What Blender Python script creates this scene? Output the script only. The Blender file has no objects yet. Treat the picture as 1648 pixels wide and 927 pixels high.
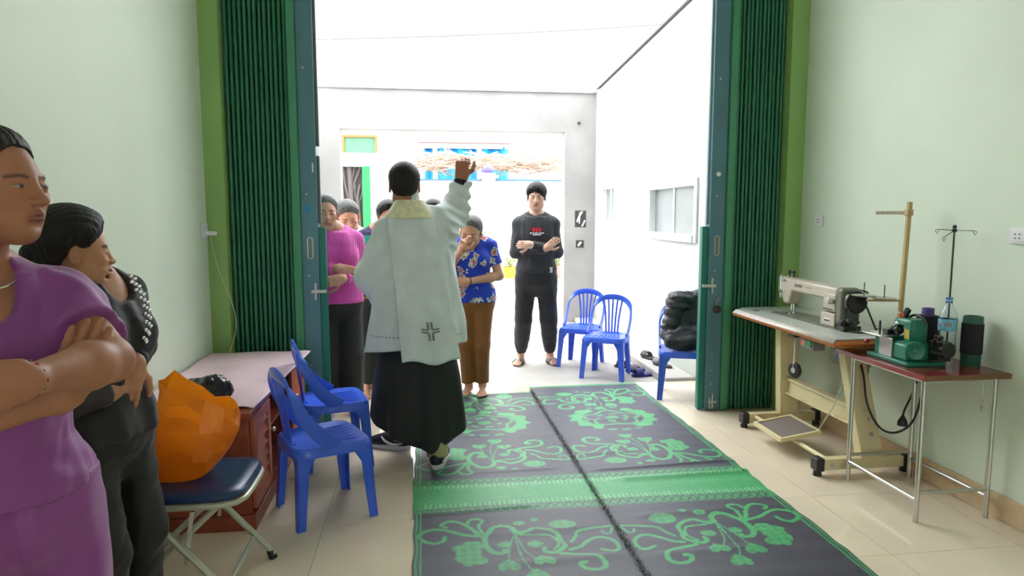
import bpy, bmesh, math, random
import numpy as np
from mathutils import Vector, Matrix
R = math.radians
rng = random.Random(7)
C = bpy.context.scene.collection

# ------------------------------------------------------------------ camera, sky, lights, exposure
F_PX, CX, CY, VX, VY, CAM_H = 1100.0, 824.0, 463.5, 677.0, 345.0, 1.42
PITCH = math.atan((CY - VY) / F_PX)
YAW = math.atan((CX - VX) * math.cos(PITCH) / F_PX)
cam_d = bpy.data.cameras.new('camera')
cam = bpy.data.objects.new('camera', cam_d)
C.objects.link(cam)
cam.location = (0, 0, CAM_H)
cam.rotation_euler = (math.pi / 2 - PITCH, 0, -YAW)
cam_d.sensor_width = 36.0
cam_d.lens = F_PX / 1648 * 36.0
cam_d.clip_start = 0.05
bpy.context.scene.camera = cam

world = bpy.data.worlds.new('overcast_sky')
bpy.context.scene.world = world
world.use_nodes = True
bg = world.node_tree.nodes['Background']
bg.inputs['Color'].default_value = (0.93, 0.97, 1.0, 1)
bg.inputs['Strength'].default_value = 8.6
vs = bpy.context.scene.view_settings
vs.view_transform = 'Standard'
vs.look = 'None'
vs.gamma = 1.0
vs.use_curve_mapping = False
vs.exposure = 0.07

def area_light(name, loc, rot, sx, sy, power, color=(1, 1, 1)):
    d = bpy.data.lights.new(name, 'AREA'); d.shape = 'RECTANGLE'; d.size = sx; d.size_y = sy
    d.energy = power; d.color = color
    o = bpy.data.objects.new(name, d); C.objects.link(o); o.location = loc; o.rotation_euler = rot
    return o

# ------------------------------------------------------------------ pixel -> world helpers
FW = np.array([math.sin(YAW) * math.cos(PITCH), math.cos(YAW) * math.cos(PITCH), -math.sin(PITCH)])
RT = np.array([math.cos(YAW), -math.sin(YAW), 0.0]); UP = np.cross(RT, FW)
CAM = np.array([0, 0, CAM_H])
def pray(x, y): return FW + RT * (x - CX) / F_PX - UP * (y - CY) / F_PX
def onz(x, y, z=0.0):
    d = pray(x, y); return CAM + d * (z - CAM_H) / d[2]
def ony(x, y, Y):
    d = pray(x, y); return CAM + d * Y / d[1]
def onx(x, y, X):
    d = pray(x, y); return CAM + d * X / d[0]

# ------------------------------------------------------------------ materials
MATS = {}
def mat(name, col=(0.8, 0.8, 0.8), rough=0.5, metal=0.0, var=0.0, vscale=8.0, bump=0.0, bscale=60.0,
        spec=0.5, trans=0.0, alpha=1.0, attr=None, sheen=0.0, coat=0.0, stretch=None, emit=None, ior=1.45, sss=0.0):
    if name in MATS: return MATS[name]
    m = bpy.data.materials.new(name); m.use_nodes = True
    nt = m.node_tree; N = nt.nodes; L = nt.links
    b = N['Principled BSDF']
    b.inputs['Roughness'].default_value = rough; b.inputs['Metallic'].default_value = metal
    b.inputs['Specular IOR Level'].default_value = spec; b.inputs['IOR'].default_value = ior
    b.inputs['Transmission Weight'].default_value = trans; b.inputs['Alpha'].default_value = alpha
    b.inputs['Sheen Weight'].default_value = sheen; b.inputs['Coat Weight'].default_value = coat
    b.inputs['Subsurface Weight'].default_value = sss
    if emit:
        b.inputs['Emission Color'].default_value = (*emit[0], 1); b.inputs['Emission Strength'].default_value = emit[1]
    tc = N.new('ShaderNodeTexCoord'); vec = tc.outputs['Object']
    if stretch:
        mp = N.new('ShaderNodeMapping'); mp.inputs['Scale'].default_value = stretch
        L.new(vec, mp.inputs['Vector']); vec = mp.outputs['Vector']
    src = None
    if attr:
        a = N.new('ShaderNodeAttribute'); a.attribute_name = attr; src = a.outputs['Color']
    if var > 0:
        nz = N.new('ShaderNodeTexNoise'); nz.inputs['Scale'].default_value = vscale; nz.inputs['Detail'].default_value = 4
        L.new(vec, nz.inputs['Vector'])
        mr = N.new('ShaderNodeMapRange'); mr.inputs['From Min'].default_value = 0.3; mr.inputs['From Max'].default_value = 0.7
        mr.inputs['To Min'].default_value = 1 - var; mr.inputs['To Max'].default_value = 1 + var
        L.new(nz.outputs['Fac'], mr.inputs['Value'])
        mx = N.new('ShaderNodeMix'); mx.data_type = 'RGBA'; mx.blend_type = 'MULTIPLY'; mx.inputs['Factor'].default_value = 1
        if src: L.new(src, mx.inputs['A'])
        else: mx.inputs['A'].default_value = (*col, 1)
        L.new(mr.outputs['Result'], mx.inputs['B']); src = mx.outputs['Result']
    if src: L.new(src, b.inputs['Base Color'])
    else: b.inputs['Base Color'].default_value = (*col, 1)
    if bump > 0:
        n2 = N.new('ShaderNodeTexNoise'); n2.inputs['Scale'].default_value = bscale; n2.inputs['Detail'].default_value = 3
        L.new(vec, n2.inputs['Vector'])
        bp = N.new('ShaderNodeBump'); bp.inputs['Strength'].default_value = bump; bp.inputs['Distance'].default_value = 0.01
        L.new(n2.outputs['Fac'], bp.inputs['Height']); L.new(bp.outputs['Normal'], b.inputs['Normal'])
    MATS[name] = m
    return m
def srgb(r, g, b):
    f = lambda c: ((c / 255 + 0.055) / 1.055) ** 2.4 if c > 10 else c / 255 / 12.92
    return (f(r), f(g), f(b))

# ------------------------------------------------------------------ objects
def setp(o, label=None, cat=None, group=None, kind=None):
    if label: o['label'] = label
    if cat: o['category'] = cat
    if group: o['group'] = group
    if kind: o['kind'] = kind
    return o
def root(name, loc=(0, 0, 0), rz=0.0, label=None, cat=None, group=None, kind=None):
    o = bpy.data.objects.new(name, None); C.objects.link(o)
    o.location = loc; o.rotation_euler = (0, 0, rz); o.empty_display_size = 0.1
    return setp(o, label, cat, group, kind)
def anc_loc(o):
    v = Vector((0, 0, 0))
    while o is not None:
        v += o.location; o = o.parent
    return v
def add_obj(name, me, parent=None, world=False, label=None, cat=None, group=None, kind=None):
    o = bpy.data.objects.new(name, me); C.objects.link(o)
    if parent is not None:
        o.parent = parent
        if world: me.transform(Matrix.Translation(-anc_loc(parent)))
    return setp(o, label, cat, group, kind)
def copy_tree(o, parent=None):
    c = o.copy(); C.objects.link(c)
    if parent is not None: c.parent = parent
    for ch in list(o.children): copy_tree(ch, c)
    return c

def frame(d):
    d = Vector(d).normalized()
    a = Vector((0, 0, 1)) if abs(d.z) < 0.9 else Vector((1, 0, 0))
    u = d.cross(a).normalized(); v = d.cross(u).normalized()
    return d, u, v
class MB:
    def __init__(s): s.v = []; s.f = []
    def add(s, vs, fs):
        n = len(s.v); s.v += [tuple(p) for p in vs]; s.f += [tuple(i + n for i in f) for f in fs]; return s
    def box(s, lo, hi, M=None):
        x0, y0, z0 = lo; x1, y1, z1 = hi
        vs = [(x0,y0,z0),(x1,y0,z0),(x1,y1,z0),(x0,y1,z0),(x0,y0,z1),(x1,y0,z1),(x1,y1,z1),(x0,y1,z1)]
        if M is not None: vs = [M @ Vector(p) for p in vs]
        return s.add(vs, [(0,3,2,1),(4,5,6,7),(0,1,5,4),(1,2,6,5),(2,3,7,6),(3,0,4,7)])
    def bar(s, a, b, w, t, up=(0, 0, 1)):
        a = Vector(a); b = Vector(b); d = (b - a).normalized(); u = d.cross(Vector(up))
        if u.length < 1e-4: u = d.cross(Vector((1, 0, 0)))
        u.normalize(); v = u.cross(d).normalized()
        vs = [a+u*x*w/2+v*y*t/2 for x, y in ((-1,-1),(1,-1),(1,1),(-1,1))] + [b+u*x*w/2+v*y*t/2 for x, y in ((-1,-1),(1,-1),(1,1),(-1,1))]
        return s.add(vs, [(0,3,2,1),(4,5,6,7),(0,1,5,4),(1,2,6,5),(2,3,7,6),(3,0,4,7)])
    def tube(s, path, r, n=10, closed=False, cap=True):
        P = [Vector(p) for p in path]; m = len(P); rs = r if isinstance(r, (list, tuple)) else [r] * m
        rings = []; pu = None
        for i, p in enumerate(P):
            if closed: d = P[(i + 1) % m] - P[i - 1]
            else: d = P[min(i + 1, m - 1)] - P[max(i - 1, 0)]
            d, u, v = frame(d)
            if pu is not None:
                u = (pu - d * pu.dot(d));
                if u.length < 1e-5: u = frame(d)[1]
                u.normalize(); v = d.cross(u)
            pu = u
            rings.append([p + (u * math.cos(2*math.pi*k/n) + v * math.sin(2*math.pi*k/n)) * rs[i] for k in range(n)])
        vs = [q for rg in rings for q in rg]; fs = []
        for i in range(m if closed else m - 1):
            j = (i + 1) % m
            for k in range(n):
                k2 = (k + 1) % n; fs.append((i*n+k, i*n+k2, j*n+k2, j*n+k))
        if cap and not closed: fs += [tuple(range(n))[::-1], tuple((m-1)*n + k for k in range(n))]
        return s.add(vs, fs)
    def cyl(s, a, b, r0, r1=None, n=20): return s.tube([a, b], [r0, r0 if r1 is None else r1], n)
    def lathe(s, prof, c=(0, 0, 0), axis=(0, 0, 1), n=28):
        d, u, v = frame(axis); c = Vector(c); vs = []; fs = []
        for r, h in prof:
            for k in range(n):
                a = 2*math.pi*k/n; vs.append(c + d*h + (u*math.cos(a) + v*math.sin(a)) * r)
        for i in range(len(prof) - 1):
            for k in range(n):
                k2 = (k+1) % n; fs.append((i*n+k, i*n+k2, (i+1)*n+k2, (i+1)*n+k))
        return s.add(vs, fs)
    def prism(s, poly, h0, h1, M=None):
        n = len(poly); vs = [(x, y, h0) for x, y in poly] + [(x, y, h1) for x, y in poly]
        if M is not None: vs = [M @ Vector(p) for p in vs]
        return s.add(vs, [tuple(range(n))[::-1], tuple(range(n, 2*n))] + [(i, (i+1) % n, n+(i+1) % n, n+i) for i in range(n)])
    def sphere(s, c, r, n=14, m=9, M=None):
        r = r if isinstance(r, (tuple, list)) else (r, r, r); vs = []; fs = []
        for i in range(m + 1):
            t = math.pi * i / m
            for k in range(n):
                a = 2*math.pi*k/n
                p = Vector((r[0]*math.sin(t)*math.cos(a), r[1]*math.sin(t)*math.sin(a), r[2]*math.cos(t)))
                if M is not None: p = M @ p
                vs.append(p + Vector(c))
        for i in range(m):
            for k in range(n):
                k2 = (k+1) % n; fs.append((i*n+k, (i+1)*n+k, (i+1)*n+k2, i*n+k2))
        return s.add(vs, fs)
    def grid(s, fn, nu, nv, closed_u=False):
        vs = [fn(i/(nu if closed_u else nu-1), j/(nv-1)) for j in range(nv) for i in range(nu)]; fs = []
        for j in range(nv - 1):
            for i in range(nu if closed_u else nu - 1):
                i2 = (i+1) % nu; fs.append((j*nu+i, j*nu+i2, (j+1)*nu+i2, (j+1)*nu+i))
        return s.add(vs, fs)
    def mesh(s, name, m, smooth=True, angle=35):
        me = bpy.data.meshes.new(name); me.from_pydata(s.v, [], s.f); me.update()
        bm = bmesh.new(); bm.from_mesh(me); bmesh.ops.remove_doubles(bm, verts=bm.verts, dist=1e-6)
        bmesh.ops.recalc_face_normals(bm, faces=bm.faces); bm.to_mesh(me); bm.free()
        me.materials.append(m)
        if smooth:
            for p in me.polygons: p.use_smooth = True
            me.set_sharp_from_angle(angle=R(angle))
        return me
    def obj(s, name, m, parent=None, world=False, bevel=0.0, solid=0.0, sub=0, smooth=True, angle=35, **k):
        o = add_obj(name, s.mesh(name, m, smooth, angle), parent, world, **k)
        if solid:
            md = o.modifiers.new('solid', 'SOLIDIFY'); md.thickness = solid; md.offset = 0
        if sub:
            md = o.modifiers.new('sub', 'SUBSURF'); md.levels = sub; md.render_levels = sub
        if bevel:
            md = o.modifiers.new('bevel', 'BEVEL'); md.width = bevel; md.segments = 2; md.limit_method = 'ANGLE'; md.angle_limit = R(40)
        return o
def arc(c, r, a0, a1, n, plane='xz'):
    out = []
    for i in range(n):
        a = R(a0 + (a1 - a0) * i / (n - 1)); x, y = r * math.cos(a), r * math.sin(a)
        out.append({'xz': (c[0]+x, c[1], c[2]+y), 'xy': (c[0]+x, c[1]+y, c[2]), 'yz': (c[0], c[1]+x, c[2]+y)}[plane])
    return out
def smooth_path(pts, n=8):
    P = [Vector(p) for p in pts]; out = []
    for i in range(len(P) - 1):
        p0, p1, p2, p3 = P[max(i-1, 0)], P[i], P[i+1], P[min(i+2, len(P)-1)]
        for k in range(n):
            t = k / n
            out.append(0.5 * ((2*p1) + (p2-p0)*t + (2*p0-5*p1+4*p2-p3)*t*t + (3*p1-p0-3*p2+p3)*t**3))
    out.append(P[-1]); return out
def text_mesh(body, size, m, parent, M, world=False, name='lettering', extrude=0.0004, align='CENTER'):
    cu = bpy.data.curves.new(name, 'FONT'); cu.body = body; cu.size = size; cu.align_x = align; cu.align_y = 'CENTER'; cu.extrude = extrude
    t = bpy.data.objects.new(name, cu); C.objects.link(t)
    dg = bpy.context.evaluated_depsgraph_get(); me = bpy.data.meshes.new_from_object(t.evaluated_get(dg))
    bpy.data.objects.remove(t); me.transform(M); me.materials.clear(); me.materials.append(m)
    return add_obj(name, me, parent, world)

# ------------------------------------------------------------------ the setting
XL, XR, YF, YB, ZC = -1.34, 2.67, 4.55, -4.6, 3.75
M_wall = mat('pale_green_paint', srgb(220, 230, 210), 0.55, var=0.03, vscale=2.0, bump=0.05, bscale=25)
M_col = mat('leaf_green_paint', srgb(146, 184, 108), 0.55, var=0.03, vscale=2.0, bump=0.05, bscale=25)
M_tile = mat('cream_glazed_tile', srgb(228, 212, 188), 0.09, var=0.05, vscale=3.0, spec=0.5)
M_grout = mat('pale_grout', srgb(186, 168, 142), 0.8)
M_skirt = mat('beige_skirting_tile', srgb(212, 184, 148), 0.2, var=0.08, vscale=12)
M_ceil = mat('white_ceiling_paint', (0.82, 0.83, 0.8), 0.7)
M_plaster = mat('white_plaster', (0.80, 0.79, 0.78), 0.8, var=0.06, vscale=1.5, bump=0.1, bscale=12)
M_cement = mat('pale_cement_render', (0.33, 0.32, 0.31), 0.85, var=0.13, vscale=2.2, bump=0.15, bscale=18)
M_conc = mat('courtyard_concrete', (0.46, 0.43, 0.39), 0.85, var=0.14, vscale=1.6, bump=0.15, bscale=30)
M_cream = mat('cream_house_wall', (0.50, 0.47, 0.38), 0.85, var=0.08, vscale=1.2)

fl = MB().box((XL-.2, YB, -0.12), (XR+.2, 5.50, -0.004)).obj('floor', M_grout, kind='structure')
T = 0.6
tx = [XL + 0.28 + T*i for i in range(-1, 8)]; ty = [YB + 0.5 + T*i for i in range(-1, 17)]
tile_cache = {}
def tile(x0, x1, y0, y1):
    w, d = round(x1-x0, 4), round(y1-y0, 4)
    if (w, d) not in tile_cache:
        g = 0.0012; c = 0.0015
        tile_cache[(w, d)] = MB().box((g, g, -0.006), (w-g, d-g, 0.0)).mesh('tile', M_tile, smooth=False)
    o = bpy.data.objects.new('tile', tile_cache[(w, d)]); C.objects.link(o); o.parent = fl; o.location = (x0, y0, 0)
for i in range(len(tx)-1):
    for j in range(len(ty)-1):
        x0, x1 = max(tx[i], XL), min(tx[i+1], XR); y0, y1 = max(ty[j], YB), min(ty[j+1], 5.5)
        if x1 - x0 > 0.02 and y1 - y0 > 0.02: tile(x0, x1, y0, y1)
MB().box((XL-.2, YB, 0), (XL, YF+.3, ZC)).obj('wall_left', M_wall, kind='structure')
MB().box((XR, YB, 0), (XR+.2, YF+.3, ZC)).obj('wall_right', M_wall, kind='structure')
MB().box((XL-.2, YB-.2, ZC), (XR+.2, YF+.45, ZC+.15)).obj('ceiling', M_ceil, kind='structure')
# back wall behind the camera, with an unseen opening added and sized to let in fill daylight
bw = MB(); bw.box((XL, YB-.2, 0), (-0.1, YB, ZC)); bw.box((1.5, YB-.2, 0), (XR, YB, ZC)); bw.box((-0.1, YB-.2, 2.2), (1.5, YB, ZC)); bw.box((-0.1, YB-.2, 0), (1.5, YB, 0.85))
bw.obj('wall_back', M_wall, kind='structure')
# front wall: two narrow green pillars that carry the folding gate, and a lintel above the frame
MB().box((XL, YF, 0), (-1.222, YF+.45, ZC)).obj('wall_front_left', M_col, kind='structure')
MB().box((2.545, YF, 0), (XR, YF+.45, ZC)).obj('wall_front_right', M_col, kind='structure')
MB().box((-1.222, YF, 3.52), (2.545, YF+.45, ZC)).obj('wall_front_lintel', M_col, kind='structure')
MB().box((XL-.2, YF+.45, 3.52), (XR+.2, YF+.75, 7.6)).obj('wall_added_sky_block', M_cement, kind='structure')  # unseen wall added above the opening to keep sky light off the gate wall
# skirting tiles
def skirting(name, axis, a0, a1, fixed, inward):
    g = root(name, kind='structure')
    a = a0
    while a < a1 - 0.01:
        b = min(a + 0.6, a1); m = MB()
        if axis == 'y': m.box((min(fixed, fixed+inward*.012), a+.001, 0.001), (max(fixed, fixed+inward*.012), b-.001, 0.12))
        else: m.box((a+.001, min(fixed, fixed+inward*.012), 0.001), (b-.001, max(fixed, fixed+inward*.012), 0.12))
        m.obj('tile', M_skirt, g, bevel=0.002); a = b
skirting('baseboard_right', 'y', 0.6, YF, XR, -1)
skirting('baseboard_left', 'y', 0.6, YF, XL, 1)
skirting('baseboard_front_right', 'x', 2.545, XR-.013, YF, -1)
# courtyard
MB().box((-9, 5.50, -0.3), (14, 34, -0.035)).obj('floor_courtyard', M_conc, kind='structure')
MB().box((2.05, 5.50, -0.034), (2.32, 8.99, 0.03)).obj('trim_1', M_conc, kind='structure', bevel=0.01)
WX = 2.32
wy = [(5.55, 6.78, 1.20, 1.71), (7.98, 8.62, 1.32, 1.78)]
wall = MB(); ys = [4.9, 5.55, 6.78, 7.98, 8.62, 11.0]
def wtop(y): return 3.03 + (8.85 - y) * 0.066
def wslab(y0, y1, z0, z1a, z1b):
    wall.add([(WX,y0,z0),(WX+.2,y0,z0),(WX+.2,y1,z0),(WX,y1,z0),(WX,y0,z1a),(WX+.2,y0,z1a),(WX+.2,y1,z1b),(WX,y1,z1b)],
             [(0,3,2,1),(4,5,6,7),(0,1,5,4),(1,2,6,5),(2,3,7,6),(3,0,4,7)])
for y0, y1 in ((5.01, 5.55), (6.78, 7.98), (8.62, 9.0)): wslab(y0, y1, -0.04, wtop(y0), wtop(y1))
for y0, y1, z0, z1 in wy:
    wslab(y0, y1, -0.04, z0, z0); wslab(y0, y1, z1, wtop(y0), wtop(y1))
def weather(name, base, stain, zc):
    m = mat(name, base, 0.85, var=0.05, vscale=1.5, bump=0.1, bscale=14)
    nt = m.node_tree; N = nt.nodes; L = nt.links; b = N['Principled BSDF']
    tc = N.new('ShaderNodeTexCoord'); sp = N.new('ShaderNodeSeparateXYZ'); L.new(tc.outputs['Object'], sp.inputs[0])
    nz = N.new('ShaderNodeTexNoise'); nz.inputs['Scale'].default_value = 3.0; nz.inputs['Detail'].default_value = 6; L.new(tc.outputs['Object'], nz.inputs['Vector'])
    ad = N.new('ShaderNodeMath'); ad.operation = 'MULTIPLY_ADD'; L.new(nz.outputs['Fac'], ad.inputs[0]); ad.inputs[1].default_value = -0.5; L.new(sp.outputs['Z'], ad.inputs[2])
    mr = N.new('ShaderNodeMapRange'); mr.inputs['From Min'].default_value = -0.30; mr.inputs['From Max'].default_value = zc; mr.inputs['To Min'].default_value = 0.75; mr.inputs['To Max'].default_value = 0.0
    L.new(ad.outputs[0], mr.inputs['Value'])
    mx = N.new('ShaderNodeMix'); mx.data_type = 'RGBA'; L.new(mr.outputs['Result'], mx.inputs['Factor'])
    old = b.inputs['Base Color'].links[0].from_socket; L.new(old, mx.inputs['A']); mx.inputs['B'].default_value = (*stain, 1)
    L.new(mx.outputs['Result'], b.inputs['Base Color'])
    return m
M_yard = weather('white_plaster_with_damp_foot', (0.62, 0.605, 0.61), (0.42, 0.50, 0.36), 0.25)
wall.obj('wall_courtyard_right', M_yard, kind='structure', smooth=False)
M_white = mat('white_frame_paint', (0.85, 0.85, 0.85), 0.4)
M_frost = mat('frosted_glass', (0.22, 0.24, 0.24), 0.35, spec=0.6, var=0.05, vscale=5)
for n, (y0, y1, z0, z1) in enumerate(wy):
    w = root('window_%d' % (n+1), (WX, (y0+y1)/2, z0), kind='structure')
    f = MB(); t = 0.045
    f.box((WX-.02, y0-.01, z0-.02), (WX+.06, y0+t, z1+.02)); f.box((WX-.02, y1-t, z0-.02), (WX+.06, y1+.01, z1+.02))
    f.box((WX-.02, y0+t, z1-t), (WX+.06, y1-t, z1+.02)); f.box((WX-.035, y0+t, z0-.02), (WX+.06, y1-t, z0+t))
    f.obj('window_frame', M_white, w, world=True)
    ym = (y0+y1)/2
    for a, b, dx in ((y0+t, ym+.02, .03), (ym-.02, y1-t, .045)):
        MB().box((WX+dx, a, z0+t), (WX+dx+.008, b, z1-t)).obj('pane', M_frost, w, world=True)
    MB().box((WX+.02, ym-.02, z0+t), (WX+.03, ym+.02, z1-t)).obj('meeting_stile', M_white, w, world=True)
# thin tin roof edge running down along the top of the courtyard wall
M_tin = mat('dark_tin', (0.10, 0.10, 0.10), 0.6)
re_ = MB(); a, b = (WX-.10, 5.0, wtop(5.0)+.0), (WX-.10, 9.0, wtop(9.0)+.0)
re_.add([(WX-.03,5.0,wtop(5.0)+.01),(WX+.9,5.0,wtop(5.0)+.25),(WX+.9,8.95,wtop(8.95)+.25),(WX-.03,8.95,wtop(8.95)+.01),
         (WX-.03,5.0,wtop(5.0)+.028),(WX+.9,5.0,wtop(5.0)+.275),(WX+.9,8.95,wtop(8.95)+.275),(WX-.03,8.95,wtop(8.95)+.028)],
        [(0,3,2,1),(4,5,6,7),(0,1,5,4),(1,2,6,5),(2,3,7,6),(3,0,4,7)])
re_.obj('roof_edge', M_tin, kind='structure')
# gate wall across the courtyard
GY = 9.0
gw = MB(); gw.box((-4.5, GY, -.04), (-1.0, GY+.22, 3.0)); gw.box((1.90, GY, -.04), (3.2, GY+.22, 3.0)); gw.box((-1.0, GY, 2.50), (1.90, GY+.22, 3.0))
gw.obj('wall_gate', M_cement, kind='structure')
MB().box((-4.5, GY-.03, 3.0), (3.2, GY+.25, 3.03)).obj('trim_3', M_cement, kind='structure')
M_dark = mat('dark_void', (0.05, 0.05, 0.05), 0.8)
M_steel = mat('zinc_box_metal', (0.45, 0.44, 0.42), 0.45, metal=0.3)
# left courtyard wall, mostly hidden behind the gate leaf and the people
MB().box((-1.75, 5.01, -.04), (-1.55, GY, 2.9)).obj('wall_courtyard_left', M_plaster, kind='structure')

# ------------------------------------------------------------------ folding steel gates at the front
M_slat = mat('green_gate_enamel', srgb(50, 116, 86), 0.38, var=0.04, vscale=3, spec=0.5)
M_strip = mat('light_green_gate_enamel', srgb(70, 142, 104), 0.35, var=0.04, vscale=3)
M_teal = mat('teal_gate_plate', srgb(84, 126, 138), 0.4, var=0.08, vscale=4)
M_tealbar = mat('bright_teal_plate', srgb(36, 120, 106), 0.35)
M_chrome = mat('chromed_steel', (0.75, 0.75, 0.74), 0.22, metal=1.0)
M_zinc = mat('dull_zinc', (0.55, 0.55, 0.52), 0.4, metal=0.8)
M_black = mat('black_plastic', (0.02, 0.02, 0.022), 0.4)
GZ = 3.515
def slat_mesh():
    # folded sheet: a rounded bead in front, a web running back
    w = 0.0105; poly = [(w*math.cos(R(a)), -0.004 + w*math.sin(R(a))) for a in range(180, 361, 30)]
    poly += [(w, .012), (.0125, .018), (.0125, .125), (.0105, .125), (.0105, .021), (-.0035, .014), (-w, .012)]
    return MB().prism(poly, 0.008, GZ-.02).mesh('slat', M_slat)
slat_me = slat_mesh()
def gate(name, label, x0, x1, n, sx0, sx1, strip_side):
    g = root(name, ((x0+x1)/2, 4.66, 0), label=label, cat='folding gate', group='folding steel gates of the front opening')
    for i in range(n):
        o = bpy.data.objects.new('slat', slat_me); C.objects.link(o); o.parent = g
        o.location = (x0 + (x1-x0)*(i+.5)/n - g.location.x, 4.625 - 4.66 + (.006 if i % 2 else 0), 0)
    MB().box((x0, 4.755, .006), (x1, 4.775, GZ-.02)).obj('back_web', M_slat, g, world=True)
    MB().box((x0, 4.60, GZ-.02), (x1, 4.79, GZ+.003)).obj('top_track', M_slat, g, world=True)
    a, b = sx0, sx1
    s0, s1 = (a, a+.052) if strip_side < 0 else (b-.052, b)
    MB().box((s0, 4.59, .012), (s1, 4.72, GZ-.02)).obj('edge_strip', M_strip, g, world=True, bevel=0.006)
    p0, p1 = (a+.052, b-.045) if strip_side < 0 else (a+.045, b-.052)
    pl = MB().box((p0, 4.612, .012), (p1, 4.70, GZ-.02)).obj('lock_stile', M_teal, g, world=True, bevel=0.004)
    l0, l1 = (p1, b) if strip_side < 0 else (a, p0)
    MB().box((l0, 4.63, .012), (l1, 4.68, 1.335)).obj('latch_cover', M_tealbar, g, world=True, bevel=0.003)
    return g, p0, p1, l0, l1
gl, p0, p1, l0, l1 = gate('folding_gate', 'dark green folding steel gate bunched beside the pink covered cabinet', -1.214, -0.826, 13, -0.826, -0.622, -1)
def stile_bits(g, p0, p1, l0, l1, lock):
    c = (p0+p1)/2; n = l0 if l0 > c else l1
    h = MB(); h.tube([(c-.016+.032*(k % 2 == (k//2) % 2), 0, 0) for k in range(0)], .003) if False else None
    pts = [(c+.017*math.cos(R(t)), 4.611, 1.20+(.052 if math.sin(R(t)) >= 0 else -.052)+.017*math.sin(R(t))) for t in range(0, 360, 20)]
    MB().tube(pts, .0045, 6, closed=True).obj('recess_rim', M_zinc, g, world=True)
    MB().box((c-.012, 4.6105, 1.145), (c+.012, 4.6125, 1.255)).obj('recess_pull', mat('worn_recess', (.20, .21, .2), .5, metal=.4), g, world=True)
    e = l1 if l1 > c else l0
    b = MB(); b.box((c+(.02 if e > c else -.035), 4.600, .86), (c+(.035 if e > c else -.02), 4.612, .97))
    b.box((min(c, e), 4.598, .905), (max(c, e), 4.610, .925))
    b.obj('bolt', M_zinc, g, world=True, bevel=0.002)
    f = MB(); f.box((c-.03, 4.605, .06), (c+.03, 4.612, .075)); f.cyl((c, 4.606, .02), (c, 4.606, .13), .007, n=8); f.cyl((c-.02, 4.606, .02), (c-.02, 4.606, .10), .005, n=8)
    f.obj('floor_bolt', M_zinc, g, world=True)
    for z in (2.35, 1.55, 1.02, .42, .30, .2): MB().cyl((c-.012, 4.607, z), (c-.012, 4.613, z), .006, n=8).obj('screw', M_zinc, g, world=True)
    if lock:
        MB().sphere((c+.01, 4.598, .745), (.032, .014, .028)).obj('lock_cover', mat('rusty_brown_leather', (.05, .035, .03), .7), g, world=True)
        MB().tube([(c+.008, 4.600, .77), (c+.004, 4.596, .81), (c+.016, 4.598, .84), (c+.022, 4.600, .80)], .004, 6).obj('shackle', M_zinc, g, world=True)
        MB().cyl((c-.005, 4.605, 1.70), (c-.005, 4.612, 1.70), .016, n=14).obj('white_eyelet', M_white, g, world=True)
    else:
        MB().cyl((c-.005, 4.6095, 1.455), (c-.005, 4.612, 1.455), .022, n=18).obj('round_sticker', mat('cyan_sticker', srgb(30, 140, 180), .5), g, world=True)
        MB().box((c+.028, 4.609, 1.69), (c+.036, 4.612, 1.75)).obj('white_tab', M_white, g, world=True)
stile_bits(gl, p0, p1, l0, l1, False)
# rubber-edged upper guard strips on the opening side of the left gate
for z0, z1 in ((1.86, 3.4), (1.36, 1.80)):
    MB().box((-0.668, 4.635, z0), (-0.648, 4.672, z1)).obj('guard_strip', mat('grey_guard', srgb(96, 104, 100), .5), gl, world=True, bevel=0.006)
gr, p0, p1, l0, l1 = gate('folding_gate', 'dark green folding steel gate bunched behind the sewing table', 2.185, 2.537, 12, 1.975, 2.185, 1)
stile_bits(gr, p0, p1, l0, l1, True)
MB().box((2.005, 4.64, 1.35), (2.022, 4.675, 3.4)).obj('guard_strip', mat('pale_grey_guard', srgb(150, 165, 170), .5), gr, world=True, bevel=0.004)

# ------------------------------------------------------------------ sockets
M_plate = mat('white_socket_plastic', (0.80, 0.79, 0.80), 0.35)
def socket(label, y, z, w, holes):
    s = root('wall_socket', (XR, y, z), label=label, cat='wall socket', group='white sockets on the right wall')
    MB().box((XR-.012, y-w/2, z-.036), (XR, y+w/2, z+.036)).obj('plate', M_plate, s, world=True, bevel=0.004)
    MB().box((XR-.015, y-w/2+.012, z-.026), (XR-.011, y+w/2-.012, z+.026)).obj('module', M_plate, s, world=True, bevel=0.002)
    for dy in holes:
        for dz in (-.009, .009): MB().cyl((XR-.0158, y+dy, z+dz), (XR-.0148, y+dy, z+dz), .004, n=8).obj('pin_hole', M_black, s, world=True)
socket('white double socket near the right edge of the photo', 2.735, 1.322, .125, (.028, .005, -.03))
socket('small white socket beside the green pillar above the sewing machine', 4.32, 1.378, .085, (.01, -.01))

# ------------------------------------------------------------------ sewing table with industrial machine
M_lam = mat('pale_grey_laminate', srgb(196, 198, 190), 0.22, var=0.03, vscale=10)
M_ply = mat('orange_wood_edge', srgb(186, 104, 44), 0.45, var=0.2, vscale=10, stretch=(1, .15, 6))
M_cast = mat('cream_powder_coat', srgb(222, 208, 164), 0.4, var=0.04, vscale=6)
M_beige = mat('beige_machine_enamel', srgb(190, 178, 162), 0.32, var=0.03, vscale=9)
M_grey = mat('olive_grey_machine_enamel', srgb(112, 112, 96), 0.38)
TZ = 0.77; TX0, TX1, TY0, TY1 = 2.145, 2.655, 3.27, 4.52
st = root('sewing_table', (2.4, 3.9, 0), label='sewing table with pale grey top, orange wood edge and cream treadle stand', cat='sewing table')
ch = 0.07
top = [(TX0, TY0+.0), (TX1, TY0), (TX1, TY1), (TX0+.10, TY1), (TX0, TY1-.10)]
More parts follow.
